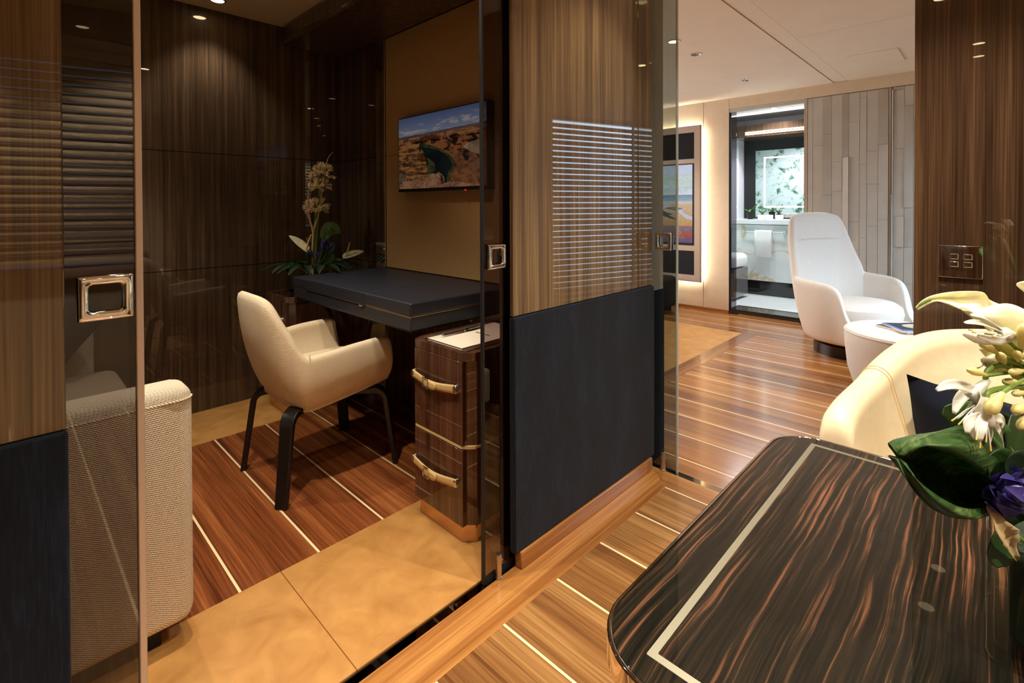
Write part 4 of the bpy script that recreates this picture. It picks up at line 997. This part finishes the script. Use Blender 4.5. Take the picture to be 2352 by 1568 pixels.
tv2 = thing('bedroom_television', 'bedroom television showing a river plain, set into the backlit panel', 'television', (5.59, 3.3, .74))
obj('housing', bx(5.577, 5.60, 2.512, 4.17, .738, 1.685), M['bezel'], tv2, smooth=False)
def plain_pic(co):
    y, z = co[:, 1], co[:, 2]; u = (3.02-y)/(3.02-2.53); v = (1.672-z)/(1.672-.765); uc = np.clip(u, 0, 1)
    n1 = vnoise(uc, v, 6, 18, 11); n2 = vnoise(uc, v, 30, 60, 12, 3); c = np.zeros((len(u), 3))
    def seg_(v0, v1, a, b):
        m = (v >= v0) & (v <= v1); k = np.clip((v[m]-v0)/(v1-v0), 0, 1)[:, None]; c[m] = L3(a)*(1-k)+L3(b)*k
    seg_(-.1, .13, (206, 206, 236), (206, 214, 232)); seg_(.13, .28, (192, 214, 208), (206, 222, 214)); seg_(.28, .385, (178, 206, 222), (222, 222, 224)); seg_(.385, .46, (118, 152, 176), (150, 174, 190)); seg_(.46, .50, (196, 200, 206), (214, 196, 180))
    seg_(.50, .78, (212, 180, 146), (196, 152, 96)); seg_(.78, .87, (150, 112, 116), (128, 102, 118)); seg_(.87, .94, (186, 86, 62), (150, 78, 74)); seg_(.94, 1.1, (112, 92, 120), (92, 76, 112))
    c *= (.86+.28*n2)[:, None]
    cl = (np.clip((n1-.5)*5, 0, 1)*((v > .13) & (v < .385)))[:, None]; c = c*(1-.5*cl)+L3((232, 236, 236))*.5*cl
    def put(P, a): c[inpoly(u, v+.01*(n2-.5), P)] = L3(a)
    put([(.30, .50), (.45, .53), (.52, .545), (.38, .56), (.55, .59), (.72, .555), (.84, .55), (.84, .56), (.72, .575), (.80, .62), (1.02, .67), (1.02, .71), (.85, .69), (.66, .61), (.45, .59), (.22, .555), (.28, .53)], (198, 200, 216))
    put([(.27, .555), (.40, .545), (.60, .545), (.78, .56), (.62, .585), (.42, .575)], (104, 92, 84)); put([(.38, .558), (.55, .55), (.68, .56), (.55, .572)], (176, 138, 100))
    put([(-.4, .56), (0, .56), (.14, .54), (.30, .60), (.52, .64), (.40, .645), (.66, .71), (.45, .69), (.20, .645), (0, .62), (-.4, .64)], (62, 74, 80)); put([(-.4, .60), (0, .61), (.14, .65), (0, .68), (-.4, .70)], (58, 68, 76)); put([(-.4, .74), (0, .735), (.2, .76), (0, .765), (-.4, .77)], (74, 84, 96)); put([(-.4, .47), (0, .47), (.16, .50), (0, .51), (-.4, .52)], (92, 110, 122))
    return c
bm = B(); grid(bm, [[(5.5765, 2.53+(4.15-2.53)*i/500, 1.672-(1.672-.765)*j/150) for i in range(501)] for j in range(151)])
scr = obj('screen', bm, attr_emit('river_plain_picture', .82), tv2); paint(scr.data, plain_pic)
RX = (PI/2, 0, -PI/2)
text('5', .118, M['tv_text'], tv2, (5.575, 2.690, .893), RX, 'channel_mark'); text('o', .052, M['tv_text'], tv2, (5.575, 2.742, .932), RX, 'channel_mark'); text('MEDIASET', .030, M['tv_text'], tv2, (5.575, 2.690, .826), RX, 'channel_mark')
obj('channel_mark', frame(2.570, 2.620, .898, .932, .0055, 5.5745, 5.5755), M['tv_text'], tv2, smooth=False); text('HD', .020, M['tv_text'], tv2, (5.575, 2.595, .915), RX, 'channel_mark')
text('TERRA', .046, M['tv_text'], tv2, (5.575, 2.93, .872), RX, 'channel_mark')

# bathroom beyond
db = sthing('door_4', 'glazed bathroom doorway in the far bedroom wall', 'door', (5.66, 1.77, 0))
obj('glass_leaf', bx(5.662, 5.672, 2.070, 2.140, .0, 2.222), M['glass_bath'], db, smooth=False)
obj('jamb', bx(5.66, 5.70, 1.400, 1.408, 0, 2.225), M['steel'], db, smooth=False); obj('jamb', bx(5.655, 5.70, 2.136, 2.144, 0, 2.225), M['black'], db, smooth=False)
obj('sill', bx(5.645, 5.92, 1.40, 2.14, 0, .055), M['granite'], db, smooth=False, bevel=.002); obj('sill_edge', bx(5.642, 5.646, 1.44, 2.04, .0, .012), M['steel'], db, smooth=False)
BZ = .05
st('floor_bathroom', bx(5.70, 7.5, .9, 3.3, -.05, BZ), M['white_floor'], smooth=False)
st('ceiling_bathroom', bx(5.70, 7.5, .9, 3.3, 2.40, 2.45), M['white'], smooth=False)
st('wall_bathroom_back', bx(7.45, 7.5, .9, 3.3, 0, 2.42), M['lilac_wall'], smooth=False)
st('wall_bathroom_left', bx(5.70, 7.5, 3.15, 3.2, 0, 2.42), M['mural'], smooth=False); st('wall_bathroom_right', bx(5.70, 7.5, .9, .95, 0, 2.42), M['mural'], smooth=False)
st('wall_bathroom_door_side', bx(5.702, 5.72, 2.146, 3.15, 0, 2.40), M['mural'], smooth=False)
st('wall_bathroom_pier', bx(7.2, 7.45, 2.60, 3.15, BZ, 2.1), M['lilac_wall'], smooth=False)
st('trim_5', bx(6.95, 7.45, .95, 3.15, 2.10, 2.26), M['walnut'], smooth=False)
bm = B()
for z in (2.085, 2.075): pass
box(bm, 6.93, 6.948, 1.0, 2.42, 2.13, 2.142); box(bm, 6.93, 6.948, 1.0, 2.42, 2.155, 2.166); lt = obj('led_profile', bm, M['led_white'], None, smooth=False)
tag(lt, 'double white light line along the dark valance above the bathroom mirror', 'light strip')
bm = B(); box(bm, 6.92, 6.928, 1.0, 2.6, 2.388, 2.399); lt = obj('cove_light', bm, M['led_white'], None, smooth=False); tag(lt, 'white cove light line across the bathroom ceiling', 'light strip')
vn = thing('vanity', 'white veined stone bathroom vanity', 'vanity', (7.1, 1.9, BZ))
obj('counter', bx(6.76, 7.385, 1.0, 2.60, .955, 1.015), M['onyx'], vn, smooth=False, bevel=.004); obj('front_panel', bx(6.79, 7.38, 1.0, 2.60, .235, .948), M['onyx'], vn, smooth=False); obj('plinth', bx(6.80, 7.38, 1.0, 2.60, BZ+.001, .234), M['granite'], vn, smooth=False)
rl = thing('towel_rail', 'chrome towel rail on the vanity front', 'towel rail', (6.76, 2.12, .86))
bm = B(); tube(bm, [(6.75, 1.88, .862), (6.75, 2.38, .862)], .008, 10); obj('bar', bm, M['chrome'], rl)
for y in (1.89, 2.37): obj('bracket', bx(6.735, 6.79, y-.018, y+.018, .845, .88), M['chrome'], rl, smooth=False, bevel=.003)
bm = B(); rows = []
for i in range(9):
    y = 2.235-.20*i/8; wv = .004*math.sin(i*1.7); rows.append([(6.768+wv, y, .64), (6.765+wv*.5, y, .80), (6.762, y, .868), (6.750, y, .876), (6.738, y, .868), (6.735+wv*.5, y, .78), (6.733+wv, y, .545)])
grid(bm, rows); tag(obj('hand_towel', bm, M['towel'], solid=.006, soff=1), 'white hand towel hanging on the vanity rail', 'towel')
mr = thing('bathroom_mirror', 'light framed mirror above the vanity in a dark surround', 'mirror', (7.4, 1.8, 1.1))
obj('surround', bx(7.40, 7.45, .95, 2.595, 1.016, 2.10), M['black_wood'], mr, smooth=False); obj('glass', bx(7.392, 7.402, .95, 2.44, 1.03, 1.955), M['mirror'], mr, smooth=False)
bm = B()
for a in ((2.315, 2.33, 1.17, 1.86), (.95, 2.33, 1.845, 1.86), (.95, 2.33, 1.17, 1.185)): box(bm, 7.385, 7.393, *a)
obj('light_frame', bm, M['led_white'], mr, smooth=False)
def pot(label, x, y, s_):
    t = thing('potted_plant', label, 'plant', (x, y, 1.015), 'small plants on the vanity'); bm = B(); lathe(bm, [(0, 1.016), (.035*s_, 1.016), (.045*s_, 1.016+.09*s_), (.04*s_, 1.016+.09*s_), (0, 1.016+.08*s_)], (x, y), 20); obj('pot', bm, M['bezel'], t)
    bm = B(); r = random.Random(int(y*100))
    for k in range(12):
        a = r.uniform(0, 6.28); d = Vector((math.cos(a), math.sin(a), r.uniform(.5, 1.6))); b0 = Vector((x, y, 1.02+.08*s_)); leaf_bm(bm, [b0, b0+d*.04*s_, b0+d*.08*s_+Vector((0, 0, -.005)), b0+d*.10*s_+Vector((0, 0, -.02))], [.004, .018*s_, .014*s_, .001], (0, 0, 1), .1, 6, 3)
    obj('foliage', bm, M['leaf_lt'], t)
pot('larger plant in a black pot at the left end of the vanity', 6.95, 2.36, 1.0); pot('smaller plant in a black pot farther along the vanity', 7.05, 2.24, .7)
for k, (y, s_) in enumerate(((2.20, 'leftmost'), (2.11, 'middle'), (1.99, 'rightmost'))):
    bm = rbox(6.86, 6.93, y-.04, y+.04, 1.0155, 1.075, .008, 3); tag(obj('rolled_towel', bm, M['towel']), 'small white folded towel on the vanity, %s of three' % s_, 'towel', 'folded towels on the vanity')
sto = thing('bath_stool', 'dark lacquered stool inside the bathroom doorway with a white towel on top', 'stool', (6.30, 2.40, BZ))
obj('body', bx(6.12, 6.58, 2.262, 2.75, .09, .43), plain('grey_lacquer', (104, 98, 100), .2, coat=1), sto, smooth=False, bevel=.003); obj('foot', bx(6.16, 6.54, 2.30, 2.7, BZ+.0005, .091), M['steel'], sto, smooth=False)
tag(obj('bath_towel', rbox(6.12, 6.59, 2.255, 2.75, .432, .60, .06, 6), M['towel']), 'thick folded white towel on the dark stool in the bathroom', 'towel')
l = bpy.data.lights.new('bathroom_downlight_beam', 'SPOT'); 
downlight(6.35, 2.25, 'lit bathroom ceiling downlight near the stool', 52, 2.40, (.92, .96, 1), 150, 'bathroom downlights')
downlight(6.25, 1.75, 'lit bathroom ceiling downlight near the doorway', 52, 2.40, (.92, .96, 1), 150, 'bathroom downlights')
downlight(6.7, 2.0, 'lit bathroom ceiling downlight over the vanity edge', 52, 2.40, (.92, .96, 1), 150, 'bathroom downlights')

# ================================================================== FOREGROUND FLOWERS
def W(u, v, d):
    """a point seen at picture coordinates u, v and depth d metres, used to take the flower shapes off the photograph"""
    return Vector((0, 0, EYE))+(AX_F+AX_R*((u-1176.7)/F_PX)+AX_D*((v-CY_PX)/F_PX))*d
gv = thing('glass_vase', 'square clear glass vase lined with leaves on the ebony table', 'vase', (.755, -.06, TZ))
vx0, vx1, vy0, vy1 = .690, .820, -.122, .008
bm = B(); o_ = rrect(vx0, vx1, vy0, vy1, .018, 6); i_ = rrect(vx0+.006, vx1-.006, vy0+.006, vy1-.006, .013, 6)
n = len(o_); A = [[bm.verts.new((x, y, z)) for x, y in P] for P, z in ((o_, TZ+.0006), (o_, TZ+.128), (i_, TZ+.128), (i_, TZ+.014))]
for a, b in zip(A, A[1:]):
    for k in range(n): bm.faces.new((a[k], a[(k+1) % n], b[(k+1) % n], b[k]))
bm.faces.new(A[0][::-1]); bm.faces.new(A[-1]); obj('glass', bm, M['glass_vase'], gv, bevel=.002)
obj('leaf_lining', prism(B(), rrect(vx0+.016, vx1-.014, vy0+.014, vy1-.018, .015, 5), TZ+.016, TZ+.112), M['leaf_dark'], gv, bevel=.006)
VB = Vector((.765, -.07, TZ+.06))
# calla lily
ca = thing('calla_lily', 'large cream calla lily leaning left over the sofa', 'flower', tuple(VB))
topE = [(2107, 707, .50), (2122, 692, .50), (2145, 681, .50), (2180, 674, .505), (2225, 671, .515), (2262, 674, .525), (2275, 690, .53), (2300, 700, .52), (2330, 708, .52), (2356, 722, .525), (2390, 750, .53)]
botE = [(2108, 709, .50), (2126, 698, .50), (2150, 689, .498), (2178, 695, .492), (2210, 708, .485), (2240, 715, .48), (2262, 745, .478), (2285, 770, .48), (2310, 800, .485), (2335, 830, .49), (2365, 860, .50)]
tp = catmull([W(*p) for p in topE], 40); bt = catmull([W(*p) for p in botE], 40); bm = B(); rows = []
for i in range(40):
    f = i/39; r = []
    for j in range(11):
        q = j/10; p = Vector(tp[i]*(1-q)+bt[i]*q); p += (p-Vector((0, 0, EYE))).normalized()*(.030*math.sin(PI*q)*math.sin(PI*min(1, f*1.1))); r.append(p)
    rows.append(r)
grid(bm, rows); obj('spathe', bm, M['petal'], ca, solid=.0015, ang=180)
lip = catmull([W(2206, 707, .484), W(2240, 712, .476), W(2275, 704, .474), W(2305, 698, .478), W(2330, 702, .485), W(2360, 716, .49)], 24); lo2 = catmull([W(2210, 710, .482), W(2245, 735, .474), W(2275, 752, .472), W(2305, 770, .474), W(2335, 795, .48), W(2370, 820, .49)], 24)
bm = B(); grid(bm, [[Vector(a*(1-q)+b*q)-AX_F*.008*math.sin(PI*q) for q in np.linspace(0, 1, 7)] for a, b in zip(lip, lo2)]); obj('spathe_fold', bm, M['petal'], ca, solid=.0012, ang=180)
bm = B(); tube(bm, catmull([W(2285, 768, .49), W(2310, 810, .492), W(2340, 855, .50), W(2375, 920, .51), tuple(VB+Vector((0, 0, .06)))], 16), list(np.linspace(.009, .006, 16)), 10); obj('stem', bm, M['bud'], ca)
bm = B(); tube(bm, [W(2107, 707, .50), W(2112, 700, .50), W(2124, 692, .50), W(2136, 687, .50)], [.0004, .0010, .0015, .0018], 6); obj('green_tip', bm, M['stem'], ca)
ca2 = thing('calla_lily', 'tip of a second calla lily at the right edge of the picture', 'flower', tuple(VB))
bm = B(); leaf_bm(bm, [W(2338, 653, .5), W(2356, 658, .505), W(2385, 672, .51), W(2420, 720, .52)], [.001, .006, .018, .02], -AX_F, .3, 10, 5); obj('spathe', bm, M['petal'], ca2, solid=.001)
bm = B(); tube(bm, [W(2420, 720, .52), W(2440, 850, .52), VB+Vector((0, 0, .06))], .006, 8); obj('stem', bm, M['stem'], ca2)
# white african lily head: open bells and buds on green stalks
hd = thing('white_agapanthus', 'white agapanthus head with drooping bells and cream buds above the vase', 'flower', tuple(VB))
HUB = W(2385, 868, .50)
bm = B(); tube(bm, catmull([HUB, HUB+Vector((.01, -.01, -.06)), VB+Vector((0, 0, .05))], 10), .006, 8); obj('stem', bm, M['stem'], hd)
def pedicel(pts, d0): 
    bm = B(); tube(bm, catmull([HUB]+[W(*p) for p in pts], 14), list(np.linspace(.0028, .0022, 14)), 8); obj('stalk', bm, M['stem'], hd)
def bell(base, tips, mat='petal_w', wd=.0085, seed=0):
    """open flower: each petal from base through a bend to its own tip"""
    bm = B(); b0 = W(*base); c = sum((W(*t) for t in tips), Vector())/len(tips); ax = (c-b0).normalized()
    tube(bm, [b0-ax*.002, b0+ax*.006, b0+ax*.016, b0+ax*.022], [.0022, .0035, .0055, .0060], 10)
    for k, t in enumerate(tips):
        p = W(*t); o = (p-c); o -= ax*o.dot(ax); o = o.normalized() if o.length > 1e-4 else AX_R; L = (p-b0)
        leaf_bm(bm, [b0+ax*.014+o*.002, b0+L*.45+ax*.004+o*.005, b0+L*.75+o*.004, p], [.004, wd, wd*.85, .0012], up=(-AX_F*.7+o*.6), cup=.3, nu=10, nv=5)
    obj('bloom', bm, M[mat], hd, ang=180, solid=.0006)
def anthers(pts):
    bm = B(); bs = B()
    for a, b in pts:
        A_, B_ = W(*a), W(*b); tube(bs, [A_, .5*(A_+B_)+AX_D*-.001, B_], .0006, 5); tube(bm, [B_-(B_-A_).normalized()*.002, B_+(B_-A_).normalized()*.002], .0007, 6)
    obj('filaments', bs, M['petal_w'], hd); obj('anthers', bm, M['anther'], hd)
bell((2266, 875, .47), [(2152, 896, .462), (2192, 950, .468), (2200, 962, .475), (2236, 946, .455), (2248, 950, .48)], wd=.0046); pedicel([(2340, 850, .49), (2300, 838, .478), (2270, 850, .472), (2264, 872, .47)], 0)
anthers([((2240, 930, .465), (2190, 964, .463)), ((2245, 930, .465), (2205, 972, .46)), ((2250, 930, .46), (2216, 968, .46))])
bell((2264, 918, .455), [(2222, 995, .445), (2240, 1010, .45), (2252, 1012, .44), (2275, 1018, .452), (2300, 985, .448), (2306, 1034, .46)], wd=.0044); pedicel([(2345, 885, .48), (2300, 892, .465), (2272, 900, .458), (2266, 915, .456)], 0)
anthers([((2250, 970, .445), (2244, 1005, .44)), ((2255, 970, .445), (2252, 1023, .44)), ((2268, 975, .445), (2266, 1010, .44)), ((2270, 980, .445), (2276, 1030, .44))])
bell((2340, 775, .468), [(2216, 742, .455), (2230, 724, .462), (2214, 767, .45), (2246, 770, .445)], wd=.0044); pedicel([(2375, 820, .48), (2350, 780, .47)], 0)
anthers([((2290, 765, .45), (2230, 758, .445)), ((2290, 768, .45), (2238, 763, .444)), ((2300, 770, .45), (2282, 772, .446))])
bell((2312, 812, .52), [(2245, 845, .525), (2262, 855, .52), (2258, 800, .53), (2290, 850, .51)], 'petal', .0075); pedicel([(2360, 840, .50), (2318, 815, .515)], 0)
for base, tip, r, d in (((2318, 785), (2308, 752), .0055, .47), ((2292, 812), (2252, 785), .0055, .475), ((2308, 840), (2296, 810), .0055, .48), ((2268, 862), (2222, 848), .0048, .465), ((2304, 902), (2268, 950), .0078, .45), ((2345, 800), (2352, 742), .006, .46), ((2356, 850), (2318, 856), .0045, .47),
                        ((2350, 880), (2304, 876), .005, .475), ((2360, 900), (2326, 905), .004, .47), ((2360, 930), (2328, 945), .006, .45), ((2366, 950), (2340, 985), .0055, .455), ((2340, 830), (2336, 806), .0045, .465), ((2366, 800), (2345, 822), .005, .468)):
    a, b = W(base[0], base[1], d), W(tip[0], tip[1], d-.006); bm = B(); bud(bm, a, b, r*.78); obj('bud', bm, M['bud'], hd, ang=180)
    bm = B(); tube(bm, catmull([HUB, .5*(HUB+a)+AX_D*-.004, a], 8), .0017, 6); obj('stalk', bm, M['stem'], hd)
# large folded leaf
bl = thing('broad_leaf', 'large dark green folded leaf curling over the ebony table', 'leaf', tuple(VB))
up_e = catmull([W(2064, 1046, .47), W(2085, 1026, .465), W(2130, 1003, .462), W(2185, 985, .468), W(2235, 976, .475), W(2290, 1010, .49), W(2340, 1080, .51)], 36)
md_e = catmull([W(2063, 1050, .475), W(2085, 1045, .515), W(2140, 1050, .54), W(2190, 1072, .55), W(2240, 1095, .545), W(2290, 1120, .53), W(2340, 1130, .52)], 36)
lo_e = catmull([W(2064, 1052, .47), W(2080, 1090, .455), W(2110, 1135, .448), W(2150, 1170, .45), W(2205, 1189, .455), W(2250, 1180, .47), W(2330, 1140, .505)], 36)
bm = B(); rows = []
for a, m_, b in zip(up_e, md_e, lo_e):
    cpt = catmull([a, .5*a+.5*m_+np.array(AX_F)*.012-np.array(AX_D)*.006, m_, .5*b+.5*m_+np.array(AX_F)*.012+np.array(AX_D)*.004, b], 17); rows.append([Vector(p) for p in cpt])
grid(bm, rows); obj('blade', bm, M['leaf_broad'], bl, ang=180, solid=.0012)
rim = catmull([W(2066, 1044, .468), W(2110, 1022, .452), W(2170, 1034, .446), W(2220, 1058, .448), W(2268, 1095, .462), W(2300, 1108, .48), W(2330, 1125, .50)], 36)
bm = B(); grid(bm, [[Vector(a*(1-q)+b*q)-AX_F*.010*math.sin(PI*q) - AX_D*.004*math.sin(PI*q) for q in np.linspace(0, 1, 9)] for a, b in zip(up_e, rim)]); obj('upper_fold', bm, M['leaf_broad'], bl, ang=180, solid=.001)
low = catmull([W(2066, 1054, .468), W(2092, 1085, .447), W(2130, 1120, .440), W(2175, 1150, .440), W(2215, 1166, .445), W(2255, 1165, .462), W(2325, 1140, .50)], 36)
bm = B(); grid(bm, [[Vector(a*(1-q)+b*q)-AX_F*.008*math.sin(PI*q) for q in np.linspace(0, 1, 7)] for a, b in zip(lo_e, low)]); obj('lower_fold', bm, M['leaf_broad'], bl, ang=180, solid=.001)
bm = B(); tube(bm, [W(2325, 1135, .505), W(2370, 1190, .51), VB], .004, 8); obj('stalk', bm, M['stem'], bl)
def fg_leaf(name, label, pts, wd, mat, up=None, cup=.15, group='leaves behind the lilies'):
    t = thing(name, label, 'leaf', tuple(VB), group); bm = B(); leaf_bm(bm, [W(*p) for p in pts], wd, up or -AX_F, cup, 16, 7); obj('blade', bm, mat, t, ang=180, solid=.0008)
    bm = B(); tube(bm, [W(*pts[0]), .5*(W(*pts[0])+VB), VB], .002, 6); obj('stalk', bm, M['stem'], t)
fg_leaf('long_leaf', 'pale edged leaf poking out left under the drooping bells', [(2310, 1010, .50), (2260, 985, .495), (2210, 957, .49), (2168, 942, .485)], [.010, .020, .018, .004], M['leaf_lt'])
fg_leaf('long_leaf', 'dark pointed leaf standing behind the drooping bells', [(2345, 1090, .52), (2335, 1040, .525), (2305, 985, .53), (2275, 945, .535)], [.012, .024, .02, .002], M['leaf'])
fg_leaf('long_leaf', 'leaf at the right picture edge below the bud cluster', [(2350, 1100, .50), (2352, 1040, .50), (2345, 990, .50), (2330, 950, .505)], [.012, .022, .018, .002], M['leaf'])
fg_leaf('round_leaf', 'small round leaf just above the purple gentian', [(2320, 1100, .47), (2300, 1075, .465), (2282, 1060, .46), (2268, 1058, .455)], [.006, .018, .016, .003], M['leaf'], group='round leaves at the vase mouth')
fg_leaf('round_leaf', 'round dark leaf in front of the right edge above the gentian', [(2365, 1110, .47), (2340, 1085, .462), (2322, 1068, .455), (2310, 1066, .452)], [.008, .020, .018, .003], M['leaf_dark'], group='round leaves at the vase mouth')
fg_leaf('round_leaf', 'toothed leaf hanging by the vase rim', [(2325, 1220, .47), (2310, 1245, .465), (2300, 1275, .463), (2302, 1302, .463)], [.006, .016, .015, .004], M['leaf'], group='round leaves at the vase mouth')
fg_leaf('round_leaf', 'broad dark leaf behind the purple gentian', [(2380, 1160, .49), (2345, 1140, .485), (2310, 1125, .48), (2285, 1122, .478)], [.010, .030, .028, .004], M['leaf_dark'], group='round leaves at the vase mouth')
hk = thing('dry_bract', 'pale dry bract twisting down at the vase mouth', 'bract', tuple(VB))
bm = B(); leaf_bm(bm, [W(2268, 1158, .455), W(2290, 1195, .45), W(2310, 1225, .452), W(2318, 1245, .455), W(2335, 1285, .46)], [.001, .005, .010, .006, .001], -AX_F, .5, 14, 5, .0015); obj('husk', bm, M['husk'], hk, solid=.0006)
gentian('violet blue gentian at the right edge beside the broad leaf', [(tuple(W(2345, 1165, .46)), tuple(W(2292, 1145, .45))), (tuple(W(2362, 1130, .455)), tuple(W(2345, 1100, .45))), (tuple(W(2352, 1140, .452)), tuple(W(2306, 1118, .446)))], tuple(VB), 1.0, None)
